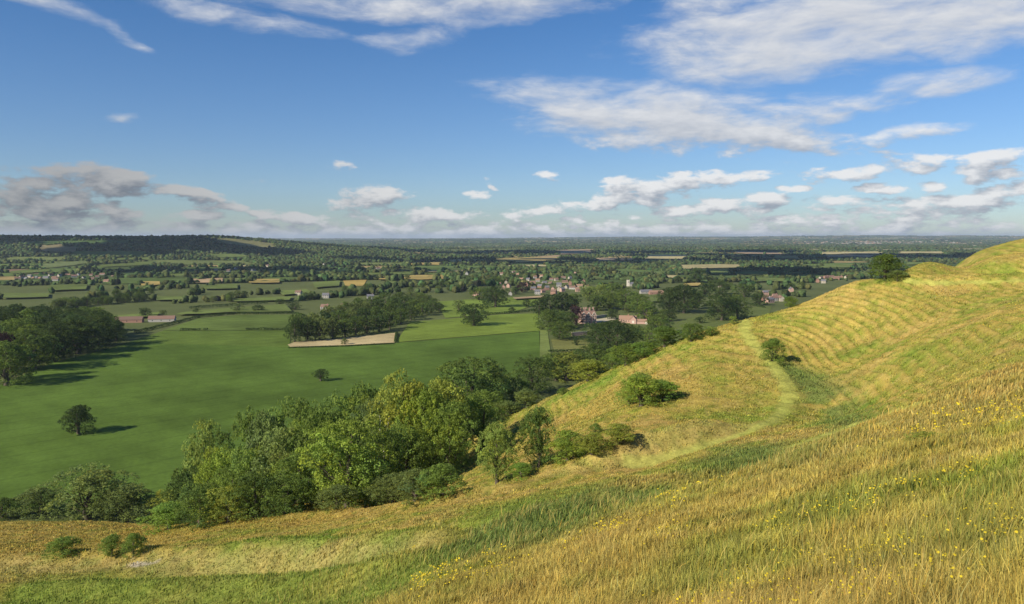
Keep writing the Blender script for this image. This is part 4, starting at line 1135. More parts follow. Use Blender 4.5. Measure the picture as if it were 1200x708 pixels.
def manor():
    x, y, _ = at(688, 378.5); z = float(ground(np.array([x]), np.array([y]))[0])
    o = bpy.data.objects.new('manor_house', None); COL.objects.link(o); o.location = (x, y, z); o.rotation_euler = (0, 0, .18)
    V, Fq = [], []
    gable(V, Fq, -9.5, -6, 9.5, 8, -1, 9.2, 14.2)
    for cx in (-6.3, 0, 6.3): gable(V, Fq, cx - 2.7, -7.2 - (.5 if cx else 0), cx + 2.7, 1, -1, 9.2, 13.0, 'y')
    link('wall', poly_mesh('wall', V, Fq, WALLS['pink brick']), o)
    V, Fq = [], []
    roof(V, Fq, -9.5, -6, 9.5, 8, 9.2, 14.2)
    for cx in (-6.3, 0, 6.3): roof(V, Fq, cx - 2.7, -7.2 - (.5 if cx else 0), cx + 2.7, 0.9, 9.25, 13.05, .3, .2, 'y')
    rf = link('roof', poly_mesh('roof', V, Fq, ROOFS['red tiled']), o)
    for cx, cyy in ((-8, 1), (-3.2, 3), (3.2, 1), (8.2, 3), (.3, 6)):
        V, Fq = [], []; box(V, Fq, cx - .8, cyy - .6, 11, cx + .8, cyy + .6, 17.6); box(V, Fq, cx - 1, cyy - .8, 17.6, cx + 1, cyy + .8, 18.1)
        link('chimney', poly_mesh('chimney', V, Fq, WALLS['pink brick']), rf)
    for cx in (-6.3, 0, 6.3):
        yy = -7.2 - (.5 if cx else 0)
        for z0 in (1.0, 4.2, 7.2, 10.2):
            if z0 > 10: xs, hw, hh = [0], .5, 1.1
            else: xs, hw, hh = [-1.1, 1.1], .6, 1.8
            for q in xs:
                V, Fq = [], []; box(V, Fq, cx + q - hw - .15, yy - .10, z0 - .15, cx + q + hw + .15, yy + .1, z0 + hh + .15)
                f = link('window', poly_mesh('window', V, Fq, M_TRIM), o)
                V, Fq = [], []; box(V, Fq, cx + q - hw, yy - .14, z0, cx + q + hw, yy + .05, z0 + hh)
                link('pane', poly_mesh('pane', V, Fq, M_PANE), f)
    for cx in (-6.3, 0, 6.3):      # pale coping on each gable
        yy = -7.2 - (.5 if cx else 0) - .42
        V, Fq = [], []
        for s in (-1, 1):
            n = len(V)
            V += [(cx + s * 3.1, yy, 8.8), (cx + s * 3.1, yy, 9.5), (cx, yy, 13.9), (cx, yy, 13.1), (cx + s * 3.1, yy + .5, 8.8), (cx + s * 3.1, yy + .5, 9.5), (cx, yy + .5, 13.9), (cx, yy + .5, 13.1)]
            Fq += [(n, n+1, n+2, n+3), (n+4, n+7, n+6, n+5), (n+1, n+5, n+6, n+2), (n, n+3, n+7, n+4)]
        link('gable_coping', poly_mesh('gable_coping', V, Fq, M_TRIM), o)
    V, Fq = [], []; box(V, Fq, -.8, -7.35, -.9, .8, -7.1, 2.6 - 1.7); d = link('door', poly_mesh('door', V, Fq, M_BARK), o)
    tag(o, 'large pink brick manor house with three gables and tall chimneys', 'manor house')
    HOUSE_KEEP.append((x, y))
    # stable range
    x, y, _ = at(741, 379); z = float(ground(np.array([x]), np.array([y]))[0])
    o = bpy.data.objects.new('stable_block', None); COL.objects.link(o); o.location = (x, y, z + .5); o.rotation_euler = (0, 0, -.25)
    V, Fq = [], []; gable(V, Fq, -16, 3, 4, 10, -1, 4, 7.8); gable(V, Fq, -2, -6, 5, 2.9, -1, 4.6, 8.6, 'y'); gable(V, Fq, 5.1, -5, 17, 0, -1, 2.6, 5)
    link('wall', poly_mesh('wall', V, Fq, WALLS['pink brick']), o)
    V, Fq = [], []; roof(V, Fq, -16, 3, 4, 10, 4, 7.8); roof(V, Fq, -2, -6, 5, 2.6, 4.6, 8.6, .35, .22, 'y'); roof(V, Fq, 5.5, -5, 17, 0, 2.6, 5)
    rr = link('roof', poly_mesh('roof', V, Fq, ROOFS['orange tiled']), o)
    V, Fq = [], []; box(V, Fq, -6, 6, 7, -4.8, 7, 9.6); link('chimney', poly_mesh('chimney', V, Fq, WALLS['brick red']), rr)
    V, Fq = [], []; box(V, Fq, .3, -6.06, .3, 2.7, -5.9, 3.2); link('door', poly_mesh('door', V, Fq, M_TRIM), o)
    V, Fq = [], []; box(V, Fq, 15.6, -5.2, -.9, 18.2, -4.5, 2.5); link('gable_wall', poly_mesh('gable_wall', V, Fq, M_TRIM), o)
    for q in (-14, -11, -8, -5):
        V, Fq = [], []; box(V, Fq, q, 2.95, 1.2, q + 1.1, 3.1, 2.5); link('window', poly_mesh('window', V, Fq, M_PANE), o)
    tag(o, 'stable block with orange tiled roofs right of the manor', 'stable')
    for (p0, p1, m, h, lab) in [((670,394),(688,392.5),WALLS['pink brick'],3.6,'pinkish terrace wall in front of the manor above the lawn'),((697,373.5),(711,371.5),WALLS['cream'],3.4,'cream garden wall running right from the manor')]:
        a = np.array(at(*p0)); b = np.array(at(*p1)); d = (b - a)[:2]; ln = np.hypot(*d)
        V, Fq = [], []; box(V, Fq, 0, -.25, -1, ln, .25, h)
        o = bpy.data.objects.new('garden_wall', None); COL.objects.link(o); o.location = a; o.rotation_euler = (0, 0, math.atan2(d[1], d[0]))
        link('wall', poly_mesh('wall', V, Fq, m), o)
        V, Fq = [], []; box(V, Fq, -.1, -.36, h, ln + .1, .36, h + .2); link('coping', poly_mesh('coping', V, Fq, M_TRIM), o)
        tag(o, lab, 'wall')
    # church
    x, y, _ = at(736, 335.5); z = float(ground(np.array([x]), np.array([y]))[0])
    o = bpy.data.objects.new('church', None); COL.objects.link(o); o.location = (x, y, z); o.rotation_euler = (0, 0, .1); o.scale = (.8, .8, .8)
    V, Fq = [], []; box(V, Fq, -3, -3, -1, 3, 3, 15)
    for q in (-2.4, 2.4):
        for w in (-2.4, 2.4): box(V, Fq, q - .6, w - .6, 15.003, q + .6, w + .6, 16.6)
    link('tower', poly_mesh('tower', V, Fq, M_TRIM), o)
    V, Fq = [], []; gable(V, Fq, 3.1, -4, 19, 4, -1, 6, 10.5); link('wall', poly_mesh('wall', V, Fq, WALLS['stone grey']), o)
    V, Fq = [], []; roof(V, Fq, 3.5, -4, 19, 4, 6, 10.5); link('roof', poly_mesh('roof', V, Fq, ROOFS['grey slate']), o)
    V, Fq = [], []; box(V, Fq, -.7, -3.05, 9.5, .7, -2.9, 12.5); link('belfry_opening', poly_mesh('belfry_opening', V, Fq, M_PANE), o)
    tag(o, 'pale stone church with square tower rising from trees behind the manor', 'church')
    HOUSE_KEEP.append((x, y))
manor()

# far town of pale specks on the right
V, Fq = [], []
for _ in range(420):
    px = random.gauss(1035, 62); py = random.gauss(285.5, 1.3)
    x, y = atv(px, py); z = float(valley_z(np.array([x]), np.array([y]))[0]); s = random.uniform(6, 16)
    if not (870 < px < 1150): continue
    box(V, Fq, x - s, y - 8, z - 2, x + s, y + 8, z + random.uniform(6, 11))
me = poly_mesh('distant_town', V, Fq, WALLS['cream'])
me.materials.append(WALLS['pink brick']); me.materials.append(WALLS['white'])
me.polygons.foreach_set('material_index', np.repeat(rng.integers(0, 3, len(V) // 8), 6).astype(np.int32)); me.update()
tag(link('distant_town', me), kind='stuff')

# ---------------------------------------------------------------- hedgerow trees: the largest ones singly, the far mass as one
hk = np.array(HOUSE_KEEP); hpx, hpy = project(hk[:, 0], hk[:, 1], ground(hk[:, 0], hk[:, 1]))
ok = np.ones(len(TC), bool)
hr = np.hypot(hk[:, 0], hk[:, 1])
for a, b, c_ in zip(hpx, hpy, hr):
    ok &= ~((np.abs(tpx - a) < 4.5) & (tpy > b - 1) & (tpt < b - 1.2) & (tr < c_ + 20))
TC, TZ, tpx, tpy, tpt, tr = [v[ok] for v in (TC, TZ, tpx, tpy, tpt, tr)]
# hidden behind the down?
vis = np.ones(len(TC), bool)
for f in np.linspace(.02, .9, 46):
    q = f * np.minimum(1, 330 / tr); X = TC[:, 0] * q; Y = TC[:, 1] * q
    vis &= ground(X, Y) < (TZ + TC[:, 2]) * q
inframe = vis & (tpx > -8) & (tpx < 1208)
size = TC[:, 2] * np.minimum(TC[:, 3], 18) / tr ** 2 * inframe
order = np.argsort(-size)
n_ind = max(0, 318 - n_trees); ind = order[:n_ind]
LAND = [(93,490,'the lone crop tree'),(60,390,'the left wood'),(175,375,'the left farm barns'),(425,375,'the copse'),(555,370,'the lone oak'),(581,345,'the paddock oak'),
        (640,335,'the middle village'),(688,368,'the manor'),(741,372,'the stable block'),(736,330,'the church'),(763,344,'the orange roofed barn'),(800,350,'the park oak clump'),(855,360,'the right park oak'),
        (80,326,'the ridge village'),(415,332,'the golden barley field'),(350,346,'the cream house'),(290,317,'the scattered white houses'),(975,327,'the red roofed hamlet'),(905,352,'the spur crest houses'),(1038,312,'the skyline hawthorn'),(270,362,'the ley field hedge'),(520,326,'the golden vale strips')]
buckets = {}
for i in ind:
    d = [(tpx[i] - a) ** 2 * .3 + (tpy[i] - b) ** 2 for a, b, _ in LAND]; k = int(np.argmin(d)); a, b, nm = LAND[k]
    rel = 'above' if tpy[i] < b - 3 else 'below' if tpy[i] > b + 3 else 'beside'
    side = 'left' if tpx[i] < a else 'right'
    tone = random.choice(['dark green','dark green','deep green','deep green','mid green','olive'])
    buckets.setdefault((nm, rel, side, tone), []).append((tpx[i], i))
for (nm, rel, side, tone), lst in buckets.items():
    lst.sort()
    for k, (_, i) in enumerate(lst):
        o_ = ', ' + (ORD[k] if k < 20 else 'twenty-' + ORD[k - 20]) + ' from left,'
        if len(lst) == 1: o_ = ''
        where = f'{rel} and {side} of {nm}'
        put_tree(TC[i, 0], TC[i, 1], TC[i, 2], min(TC[i, 3], 16), random.choice(['round', 'round', 'tall']), tone, f'{tone} hedge tree{o_} {where}', 'hedgerow trees of the vale', name='hedgerow_tree', z=TZ[i])
rest = np.ones(len(TC), bool); rest[ind] = False
rest &= (vis | (tr < 1e9)) 
# small lumpy crowns
def ico(sub):
    b = bmesh.new(); bmesh.ops.create_icosphere(b, subdivisions=sub, radius=1); v = np.array([q.co[:] for q in b.verts]); f = np.array([[q.index for q in p.verts] for p in b.faces]); b.free(); return v, f
I2, I1 = ico(2), ico(1)
VV, FF2, CC = [], [], []; nv = 0
for i in np.nonzero(rest)[0]:
    v, f = I2 if tr[i] < 2300 else I1
    x, y, h, w, kd = TC[i]
    c = C(.056,.078,.026) * (1 + .32 * rng.normal()) * C(1 + .16 * rng.normal(), 1, 1)
    c = np.clip(c, .014, .17)
    def blob(bx, by, bw, bh):
        global nv
        n = 1 + .22 * rng.normal(size=(len(v), 1))
        VV.append(v * n * np.array([bw / 2, bw / 2, bh * .55]) + np.array([bx, by, TZ[i] + bh * .47])); FF2.append(f + nv); nv += len(v)
        CC.append(np.clip(c * rng.uniform(.85, 1.15, (len(v), 1)), 0, 1))
    if kd == 2:      # a belt of crowns
        for _ in range(int(4 + w / 22)):
            blob(x + rng.uniform(-w, w), y + rng.uniform(-w, w) * .35, rng.uniform(22, 50), h * rng.uniform(.8, 1.2))
    else:
        blob(x, y, w, h)
        if kd == 1 and rng.random() < .5:
            for q in (1, 2): blob(x + q * w * .5 * math.cos(ROT), y + q * w * .5 * math.sin(ROT), w * .75, h * rng.uniform(.35, .75))
        if tr[i] < 3000: blob(x + rng.uniform(-.4, .4) * w, y + rng.uniform(-.4, .4) * w, w * .7, h * rng.uniform(.65, .9))
tag(link('distant_trees', np_mesh('distant_trees', np.vstack(VV), [np.vstack(FF2)], M_FARLEAF, np.vstack(CC))), kind='stuff')
print('TREES single', n_trees, 'far', rest.sum(), 'far faces', sum(len(f) for f in FF2), 'rects', len(rects))

# ---------------------------------------------------------------- grass of the down
def pts_on_hill(n, r0, r1, pw, half=50):
    u = rng.random(n); r = (r0 ** pw + u * (r1 ** pw - r0 ** pw)) ** (1 / pw); th = np.radians(rng.uniform(-half, half, n))
    x = r * np.sin(th); y = r * np.cos(th)
    z = ground(x, y); hm = hillness(z, x, y)
    k = hm > .5; x, y, z = x[k], y[k], z[k]
    return x, y, z

def blades(name, n, r0, r1, pw, hrange, wmin, pix, lean, seedhead, mixin=None, bias=.38, gain=1.2):
    x, y, zb = pts_on_hill(n, r0, r1, pw)
    z = zb + detail(x, y, zb); n = len(x); r = np.hypot(x, y)
    col = down_colour(x, y, zb) * gain
    if mixin is not None: col = col * .35 + .65 * mixin
    nett = np.zeros(n)
    for poly, w in nettles: nett = np.maximum(nett, soft_poly(x, y, poly, w))
    onp = np.zeros(n)
    for p, w in zip(paths, path_w): onp = np.maximum(onp, sstep(w * 1.4, w * .7, seg_dist(x, y, p)))
    patch = fbm(x, y, 3.5, 3, 501)
    amt, saw = terrace(x, y, zb)
    h = rng.uniform(hrange[0], hrange[1], n) * (.45 + 1.1 * patch) * (1 - .75 * onp) * (1 + .5 * nett) * (1 - amt * .65 * sstep(.2, .7, saw)) * (.55 + .9 * fbm(x, y, .8, 2, 541))
    w = np.maximum(wmin, pix * r) * rng.uniform(.7, 1.3, n) * (1 + .25 * nett)
    yaw = rng.uniform(0, 2 * np.pi, n); 
    la = rng.normal(0, lean, n) + bias + .25 * (fbm(x, y, 2.0, 2, 511) - .5); ld = rng.normal(.5, .9, n) + 2.5 * (fbm(x, y, 2.5, 2, 521) - .5)   # leaning with the wind, to the right
    lx, ly = np.cos(ld) * np.sin(la) * h, np.sin(ld) * np.sin(la) * h
    ux, uy = np.cos(yaw) * w * .5, np.sin(yaw) * w * .5
    b0 = np.stack([x - ux, y - uy, z - .03], 1); b1 = np.stack([x + ux, y + uy, z - .03], 1)
    mz = h * .55 * np.cos(la * .6)
    sh = seedhead * (rng.random(n) < .5) * (1 - nett)
    wm = (.75 + .5 * sh)[:, None]
    m = np.stack([x + lx * .4, y + ly * .4, z + mz], 1); off = np.stack([ux, uy, 0 * ux], 1) * wm
    m0, m1 = m - off, m + off
    t = np.stack([x + lx, y + ly, z + h * np.cos(la)], 1)
    V = np.stack([b0, b1, m1, m0, t], 1).reshape(-1, 3)
    i = np.arange(n) * 5
    q = np.stack([i, i + 1, i + 2, i + 3], 1); tr3 = np.stack([i + 3, i + 2, i + 4], 1)
    jit = rng.uniform(.55, 1.4, (n, 1)) * (.75 + .5 * fbm(x, y, 1.1, 2, 531))[:, None] 
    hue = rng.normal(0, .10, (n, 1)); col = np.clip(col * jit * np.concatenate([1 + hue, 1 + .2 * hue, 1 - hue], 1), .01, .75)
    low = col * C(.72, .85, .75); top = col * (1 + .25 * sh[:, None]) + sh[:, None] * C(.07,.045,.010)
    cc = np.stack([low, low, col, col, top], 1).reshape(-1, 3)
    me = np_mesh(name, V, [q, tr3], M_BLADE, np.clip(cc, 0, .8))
    return tag(link(name, me), kind='stuff')

blades('meadow_grass', 760000, .7, 38, .85, (.14, .42), .0028, .0008, .5, 1.0)
blades('down_grass', 720000, 26, 275, .75, (.12, .36), .008, .0009, .45, .5)

blades('seeding_grass', 24000, 1.2, 60, .9, (.34, .7), .0022, .0007, .3, 1.0, C(.44,.33,.10), .62)

# yellow wild flowers on the near slope
def flowers():
    x, y, zb = pts_on_hill(16000, 3, 55, .9); z = zb + detail(x, y, zb)
    k = (fbm(x, y, 4.5, 3, 601) > .61) & (rng.random(len(x)) < .5); px, py = project(x, y, z)
    k &= (px > 480) & (px < 1260); nt_ = np.zeros(len(x))
    for poly, w in nettles: nt_ = np.maximum(nt_, soft_poly(x, y, poly, w))
    k &= nt_ < .2; x, y, z = x[k], y[k], z[k]; n = len(x)
    V, Fc, Cc = [], [], []; nv = 0
    for a, b, c in zip(x, y, z):
        r = math.hypot(a, b); h = random.uniform(.35, .7)
        for _ in range(random.randint(1, 4)):
            p = np.array([a + random.gauss(0, .09), b + random.gauss(0, .09), c + h * random.uniform(.75, 1.05)]); s = max(.012, .00105 * r) * random.uniform(.7, 1.35)
            m = 5; nrm = np.array([random.gauss(0, .5), random.gauss(-.4, .5), 1.0]); nrm /= np.linalg.norm(nrm)
            u = np.cross(nrm, [1, 0, 0]); u /= np.linalg.norm(u); v = np.cross(nrm, u)
            V += [p + nrm * s * .3] + [p + s * (math.cos(2 * math.pi * q / m) * u + math.sin(2 * math.pi * q / m) * v) for q in range(m)]
            Fc += [(nv, nv + 1 + q, nv + 1 + (q + 1) % m) for q in range(m)]; nv += m + 1
            cl = C(.74,.58,.04) * random.uniform(.8, 1.1); Cc += [cl] * (m + 1)
            st = .0035
            V += [np.array([a - st, b, c]), np.array([a + st, b, c]), p - nrm * .01]; Fc += [(nv, nv + 1, nv + 2)]; nv += 3; Cc += [C(.12,.15,.04)] * 3
    tag(link('wildflowers', np_mesh('wildflowers', np.array(V), [np.array(Fc)], M_BLADE, np.array(Cc))), kind='stuff')
flowers()

# ---------------------------------------------------------------- cloud added out of view, above and beside it, to shade parts of the vale
def shade_clouds():
    v0, f0 = ico(2); V, Fc = [], []; n = 0
    m = mat_plain('cloud_white', (.85,.86,.88), 1, .004, .05, 0)
    g = np.random.default_rng(5)
    ta = math.tan(SUN_EL); su = np.array([math.sin(SUN_AZ), math.cos(SUN_AZ)])
    for (tx, ty, rx, ry, alt, cnt) in CLOUD_SHADE:
        c = np.array([tx, ty]) + su * (alt + 100) / ta
        for k in range(cnt):
            a = g.uniform(0, 6.28); q = math.sqrt(g.random())
            p = c + np.array([rx * q * math.cos(a), ry * q * math.sin(a)]); s = g.uniform(.22, .42) * min(rx, ry) * 1.1
            vv = v0 * (1 + .12 * g.normal(size=(len(v0), 1))) * np.array([s * 1.3, s * 1.1, s * .35]); vv[:, 2] = np.maximum(vv[:, 2], -.1 * s)
            V.append(vv + np.array([p[0], p[1], alt])); Fc.append(f0 + n); n += len(v0)
    tag(link('shade_clouds', np_mesh('shade_clouds', np.vstack(V), [np.vstack(Fc)], m, smooth=True)), kind='stuff')
SUN_AZ = math.atan2(-0.80, -0.60); SUN_EL = R(31)
CLOUD_SHADE = [(-1850,3750,800,560,1050,15),(-650,690,150,220,900,36),(300,3300,1000,260,1400,40),(-700,2350,500,160,1250,26),(1500,3900,900,350,1450,40),(200,4900,1500,380,1500,50),(900,2250,420,170,1200,26)]
shade_clouds()

# ---------------------------------------------------------------- light, sky, haze
SUN_AZ = math.atan2(-0.80, -0.60)          # heading of the sun (x, y): behind the camera, to the left
SUN_EL = R(31)
sun_d = bpy.data.lights.new('sun', 'SUN'); sun_d.energy = 4.4; sun_d.angle = R(0.5); sun_d.color = (1.0, .91, .74)
sun = bpy.data.objects.new('sun', sun_d); COL.objects.link(sun)
sv = (math.cos(SUN_EL) * math.sin(SUN_AZ), math.cos(SUN_EL) * math.cos(SUN_AZ), math.sin(SUN_EL))
from mathutils import Vector
sun.rotation_euler = Vector(sv).to_track_quat('Z', 'Y').to_euler()
sun.location = (-60, -60, 80)

CLOUDS = [  # photo pixel, half width, half height (px), tilt (deg), strength
 (960,30,190,42,-6,1.0),(1130,20,120,34,-3,1.0),(860,22,90,26,8,.75),(820,82,50,14,0,.6),(1000,58,90,16,-4,.8),
 (770,135,160,30,6,.95),(690,122,90,20,10,.75),(900,158,90,15,5,.85),(750,105,50,14,5,.45),(960,120,70,14,0,.4),(978,133,22,7,-5,.7),
 (1100,98,75,11,3,.65),(1070,158,40,8,-4,.7),(1075,192,42,16,4,1.05),(990,202,52,11,-6,1.0),(1160,190,46,16,-8,.95),
 (1030,220,34,7,0,.9),(922,222,18,6,0,.9),(1090,217,24,6,0,.8),(1160,208,30,7,-8,.9),
 (500,8,170,14,0,.7),(60,5,62,8,10,.6),(130,32,36,7,28,.5),(270,14,95,10,6,.7),(480,40,50,9,-8,.55),(580,5,90,12,0,.8),
 (155,138,16,6,0,.3),
 (120,212,90,18,6,1.15),(40,232,90,22,4,1.15),(110,250,80,12,3,1.1),(220,226,60,10,10,.9),(258,240,40,9,6,1.05),(20,215,40,16,0,.9),
 (254,252,34,8,0,.9),(385,199,22,6,5,.6),(437,234,48,15,-5,1.05),(345,255,50,10,4,.95),(560,228,20,6,0,.8),(572,217,10,4,20,.7),(645,209,20,7,0,.85),
 (700,236,60,9,-8,1.0),(775,222,90,16,-6,1.1),(850,212,60,8,-6,1.0),(735,215,24,8,0,.8),(790,245,46,8,0,.9),(820,245,30,8,0,.9),
 (620,248,50,8,-4,.85),(880,240,70,12,0,1.0),(990,240,90,12,0,1.0),(1100,235,110,14,-3,1.0),(510,252,60,9,0,.85),(1180,225,60,14,-5,1.0),
]
def make_world():
    w = bpy.data.worlds.new('World'); scene.world = w; w.use_nodes = True
    nt = w.node_tree; nt.nodes.clear(); L = nt.links.new
    out = nt.nodes.new('ShaderNodeOutputWorld')
    sky = N(nt, 'ShaderNodeTexSky'); sky.sky_type = 'NISHITA'; sky.sun_disc = False
    sky.sun_elevation = SUN_EL; sky.sun_rotation = SUN_AZ % (2 * math.pi)
    sky.altitude = 190; sky.air_density = 1.0; sky.dust_density = SKY_DUST; sky.ozone_density = 3.0
    hs = N(nt, 'ShaderNodeHueSaturation'); hs.inputs['Saturation'].default_value = 1.3; L(sky.outputs[0], hs.inputs['Color'])
    bg1 = N(nt, 'ShaderNodeBackground'); bg1.inputs[1].default_value = SKY_STR
    tn = N(nt, 'ShaderNodeVectorMath', operation='MULTIPLY'); L(hs.outputs[0], tn.inputs[0]); 
    tcs = N(nt, 'ShaderNodeTexCoord'); sxs = N(nt, 'ShaderNodeSeparateXYZ'); L(tcs.outputs['Generated'], sxs.inputs[0])
    hm_ = N(nt, 'ShaderNodeMapRange', interpolation_type='SMOOTHSTEP'); L(sxs.outputs[2], hm_.inputs[0]); hm_.inputs[1].default_value = .0; hm_.inputs[2].default_value = .22
    cl_ = N(nt, 'ShaderNodeMix', data_type='RGBA'); L(hm_.outputs[0], cl_.inputs[0]); cl_.inputs[6].default_value = (.70, .80, 1.04, 1); cl_.inputs[7].default_value = (1.04, .94, 1.06, 1)
    L(cl_.outputs[2], tn.inputs[1])
    L(tn.outputs[0], bg1.inputs[0])
    # cloud field over the dome: x = heading, y = elevation (radians)
    g = bpy.data.node_groups.new('cloud_cover', 'ShaderNodeTree')
    g.interface.new_socket('Vector', in_out='INPUT', socket_type='NodeSocketVector')
    g.interface.new_socket('Cover', in_out='OUTPUT', socket_type='NodeSocketFloat')
    gi = g.nodes.new('NodeGroupInput'); go = g.nodes.new('NodeGroupOutput'); GL = g.links.new
    wn = N(g, 'ShaderNodeTexNoise', i_Scale=9.0, i_Detail=4.0)
    mp = N(g, 'ShaderNodeMapping'); mp.inputs['Scale'].default_value = (.55, 1.5, 1); GL(gi.outputs[0], mp.inputs[0]); GL(mp.outputs[0], wn.inputs['Vector'])
    ws = N(g, 'ShaderNodeVectorMath', operation='SUBTRACT'); GL(wn.outputs['Color'], ws.inputs[0]); ws.inputs[1].default_value = (.5, .5, .5)
    wm = N(g, 'ShaderNodeVectorMath', operation='MULTIPLY'); GL(ws.outputs[0], wm.inputs[0]); wm.inputs[1].default_value = (.10, .035, 0)
    wa = N(g, 'ShaderNodeVectorMath', operation='ADD'); GL(gi.outputs[0], wa.inputs[0]); GL(wm.outputs[0], wa.inputs[1])
    acc = None
    for px, py, a, b, tilt, s in CLOUDS:
        dx, dy, dz = map(float, ray(px, py))
        az = math.atan2(dx, dy); el = math.atan2(dz, math.hypot(dx, dy))
        k = math.cos(az)                               # plate scale off-axis
        m1 = N(g, 'ShaderNodeMapping', vector_type='TEXTURE')
        m1.inputs['Location'].default_value = (az, el, 0)
        m1.inputs['Rotation'].default_value = (0, 0, R(-tilt))
        low = py > 185
        if low: s *= .92
        m1.inputs['Scale'].default_value = (a / F * k * (1.08 if low else 1.4), b / F * k * (1.0 if low else 1.55), 1)
        GL(wa.outputs[0], m1.inputs[0])
        ln = N(g, 'ShaderNodeVectorMath', operation='DOT_PRODUCT'); GL(m1.outputs[0], ln.inputs[0]); GL(m1.outputs[0], ln.inputs[1])
        ma = N(g, 'ShaderNodeMath', operation='MULTIPLY_ADD'); GL(ln.outputs['Value'], ma.inputs[0]); ma.inputs[1].default_value = -s; ma.inputs[2].default_value = s
        if acc is None: acc = ma.outputs[0]
        else:
            mxn = N(g, 'ShaderNodeMath', operation='SMOOTH_MAX'); mxn.inputs[2].default_value = .10
            GL(acc, mxn.inputs[0]); GL(ma.outputs[0], mxn.inputs[1]); acc = mxn.outputs[0]
    cl = N(g, 'ShaderNodeMath', operation='MAXIMUM'); GL(acc, cl.inputs[0]); cl.inputs[1].default_value = -0.6
    # grey band of cloud low over the horizon
    sp = N(g, 'ShaderNodeSeparateXYZ'); GL(gi.outputs[0], sp.inputs[0])
    bd = N(g, 'ShaderNodeMapRange', interpolation_type='SMOOTHSTEP'); GL(sp.outputs[1], bd.inputs[0])
    bd.inputs[1].default_value = .050; bd.inputs[2].default_value = .006; bd.inputs[3].default_value = -.6; bd.inputs[4].default_value = .6
    mb = N(g, 'ShaderNodeMath', operation='MAXIMUM'); GL(cl.outputs[0], mb.inputs[0]); GL(bd.outputs[0], mb.inputs[1])
    n1 = N(g, 'ShaderNodeTexNoise', i_Scale=14.0, i_Detail=8.0, i_Roughness=.62)
    mp2 = N(g, 'ShaderNodeMapping'); mp2.inputs['Scale'].default_value = (.8, 2.6, 1); GL(wa.outputs[0], mp2.inputs[0]); GL(mp2.outputs[0], n1.inputs['Vector'])
    n2 = N(g, 'ShaderNodeTexNoise', i_Scale=34.0, i_Detail=7.0, i_Roughness=.6); mp3 = N(g, 'ShaderNodeMapping'); mp3.inputs['Scale'].default_value = (.8, 1.9, 1); GL(gi.outputs[0], mp3.inputs[0]); GL(mp3.outputs[0], n2.inputs['Vector'])
    lo_ = N(g, 'ShaderNodeMapRange'); GL(sp.outputs[1], lo_.inputs[0]); lo_.inputs[1].default_value = .09; lo_.inputs[2].default_value = .15
    nmx = N(g, 'ShaderNodeMix', data_type='FLOAT'); GL(lo_.outputs[0], nmx.inputs[0]); GL(n2.outputs['Fac'], nmx.inputs[2]); GL(n1.outputs['Fac'], nmx.inputs[3])
    ms = N(g, 'ShaderNodeMath', operation='MULTIPLY_ADD'); GL(nmx.outputs[0], ms.inputs[0]); nm_ = N(g, 'ShaderNodeMapRange'); GL(sp.outputs[1], nm_.inputs[0]); nm_.inputs[1].default_value = .03; nm_.inputs[2].default_value = .18; nm_.inputs[3].default_value = 4.6; nm_.inputs[4].default_value = 1.9
    GL(nm_.outputs[0], ms.inputs[1])
    nc_ = N(g, 'ShaderNodeMath', operation='MULTIPLY'); GL(nm_.outputs[0], nc_.inputs[0]); nc_.inputs[1].default_value = -.51; GL(nc_.outputs[0], ms.inputs[2])
    ad = N(g, 'ShaderNodeMath', operation='ADD'); GL(mb.outputs[0], ad.inputs[0]); GL(ms.outputs[0], ad.inputs[1])
    GL(ad.outputs[0], go.inputs[0])
    # directions -> heading / elevation
    tc = N(nt, 'ShaderNodeTexCoord')
    sx = N(nt, 'ShaderNodeSeparateXYZ'); L(tc.outputs['Generated'], sx.inputs[0])
    azn = N(nt, 'ShaderNodeMath', operation='ARCTAN2'); L(sx.outputs[0], azn.inputs[0]); L(sx.outputs[1], azn.inputs[1])
    eln = N(nt, 'ShaderNodeMath', operation='ARCSINE'); L(sx.outputs[2], eln.inputs[0])
    cb = N(nt, 'ShaderNodeCombineXYZ'); L(azn.outputs[0], cb.inputs[0]); L(eln.outputs[0], cb.inputs[1])
    d0 = N(nt, 'ShaderNodeGroup'); d0.node_tree = g; L(cb.outputs[0], d0.inputs[0])
    of = N(nt, 'ShaderNodeVectorMath', operation='ADD'); L(cb.outputs[0], of.inputs[0]); of.inputs[1].default_value = (-.007, .011, 0)
    d1 = N(nt, 'ShaderNodeGroup'); d1.node_tree = g; L(of.outputs[0], d1.inputs[0])
    al = N(nt, 'ShaderNodeMapRange', interpolation_type='SMOOTHSTEP'); L(d0.outputs[0], al.inputs[0]); al.inputs[1].default_value = .0; al.inputs[2].default_value = 1.3
    ah = N(nt, 'ShaderNodeMapRange'); L(eln.outputs[0], ah.inputs[0]); ah.inputs[1].default_value = .1; ah.inputs[2].default_value = .17; ah.inputs[3].default_value = .75; ah.inputs[4].default_value = 1.1; L(ah.outputs[0], al.inputs[2])
    al.inputs[4].default_value = .92
    lit = N(nt, 'ShaderNodeMath', operation='SUBTRACT'); L(d0.outputs[0], lit.inputs[0]); L(d1.outputs[0], lit.inputs[1])
    lm = N(nt, 'ShaderNodeMapRange', interpolation_type='SMOOTHSTEP'); L(lit.outputs[0], lm.inputs[0]); lm.inputs[1].default_value = -.9; lm.inputs[2].default_value = 1.1
    # thick cloud low in the sky is greyer
    cr = N(nt, 'ShaderNodeMix', data_type='RGBA'); L(lm.outputs[0], cr.inputs[0])
    cr.inputs[6].default_value = (.23,.255,.305,1); cr.inputs[7].default_value = (.63,.625,.62,1)
    hi = N(nt, 'ShaderNodeMapRange'); L(eln.outputs[0], hi.inputs[0]); hi.inputs[1].default_value = .08; hi.inputs[2].default_value = .17
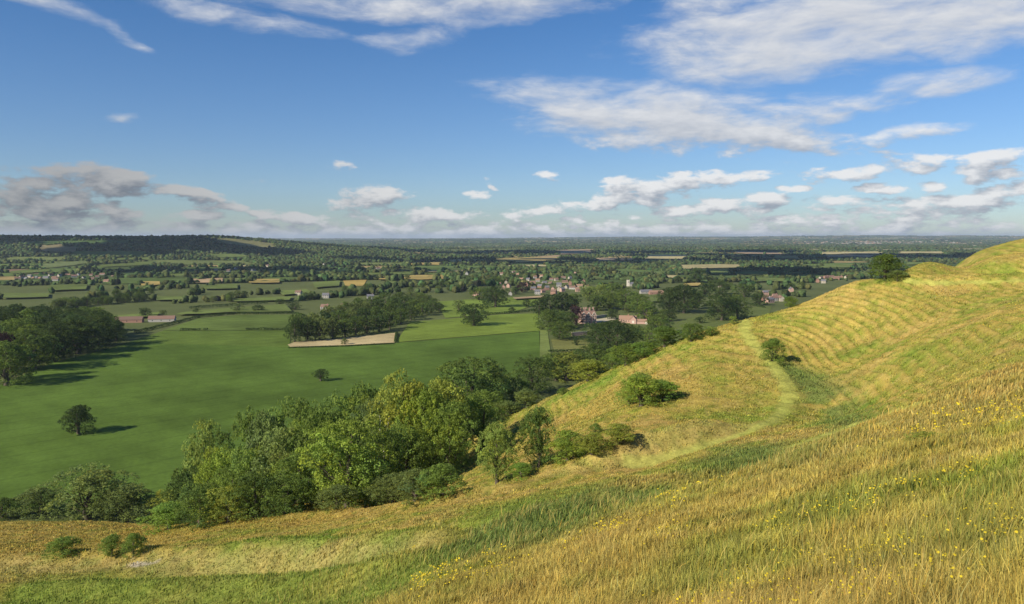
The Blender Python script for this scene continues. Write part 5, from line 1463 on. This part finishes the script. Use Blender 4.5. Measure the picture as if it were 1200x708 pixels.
    c2 = N(nt, 'ShaderNodeMix', data_type='RGBA'); L(hi.outputs[0], c2.inputs[0]); L(cr.outputs[2], c2.inputs[6])
    c3 = N(nt, 'ShaderNodeMix', data_type='RGBA'); L(lm.outputs[0], c3.inputs[0]); c3.inputs[6].default_value = (.37,.39,.43,1); c3.inputs[7].default_value = (.56,.56,.56,1)
    L(c3.outputs[2], c2.inputs[7])
    bg2 = N(nt, 'ShaderNodeBackground'); L(c2.outputs[2], bg2.inputs[0])
    lf = N(nt, 'ShaderNodeMapRange', interpolation_type='SMOOTHSTEP'); L(azn.outputs[0], lf.inputs[0]); lf.inputs[1].default_value = -.62; lf.inputs[2].default_value = .08; lf.inputs[3].default_value = .42; lf.inputs[4].default_value = .95
    l2 = N(nt, 'ShaderNodeMix', data_type='FLOAT'); L(hi.outputs[0], l2.inputs[0]); L(lf.outputs[0], l2.inputs[2]); l2.inputs[3].default_value = 1.0
    L(l2.outputs[0], bg2.inputs[1])
    mix = N(nt, 'ShaderNodeMixShader'); L(al.outputs[0], mix.inputs[0]); L(bg1.outputs[0], mix.inputs[1]); L(bg2.outputs[0], mix.inputs[2])
    L(mix.outputs[0], out.inputs[0])
SKY_STR, SKY_DUST = 0.069, 0.2
make_world()

HAZE_DENSITY = 3.3e-5
def make_haze():
    m, nt, out = new_mat('haze_air')
    v = N(nt, 'ShaderNodeVolumePrincipled')
    v.inputs['Color'].default_value = (.70,.84,1.0,1); v.inputs['Density'].default_value = HAZE_DENSITY; v.inputs['Anisotropy'].default_value = 0.1
    nt.links.new(v.outputs[0], out.inputs['Volume'])
    S = 50000.0; z0, z1 = -140.0, 185.0
    V = np.array([(x, y, z) for z in (z0, z1) for y in (-S, S) for x in (-S, S)])
    Fq = np.array([(0,2,3,1),(4,5,7,6),(0,1,5,4),(2,6,7,3),(0,4,6,2),(1,3,7,5)])
    tag(link('haze', np_mesh('haze', V, [Fq], m)), kind='stuff')
make_haze()

scene.view_settings.view_transform = 'Standard'
scene.view_settings.look = 'None'
scene.view_settings.gamma = 1
scene.view_settings.exposure = 0.56
cy = scene.cycles
cy.max_bounces = 5; cy.diffuse_bounces = 2; cy.glossy_bounces = 1; cy.transmission_bounces = 2; cy.volume_bounces = 0; cy.transparent_max_bounces = 4
cy.use_denoising = True
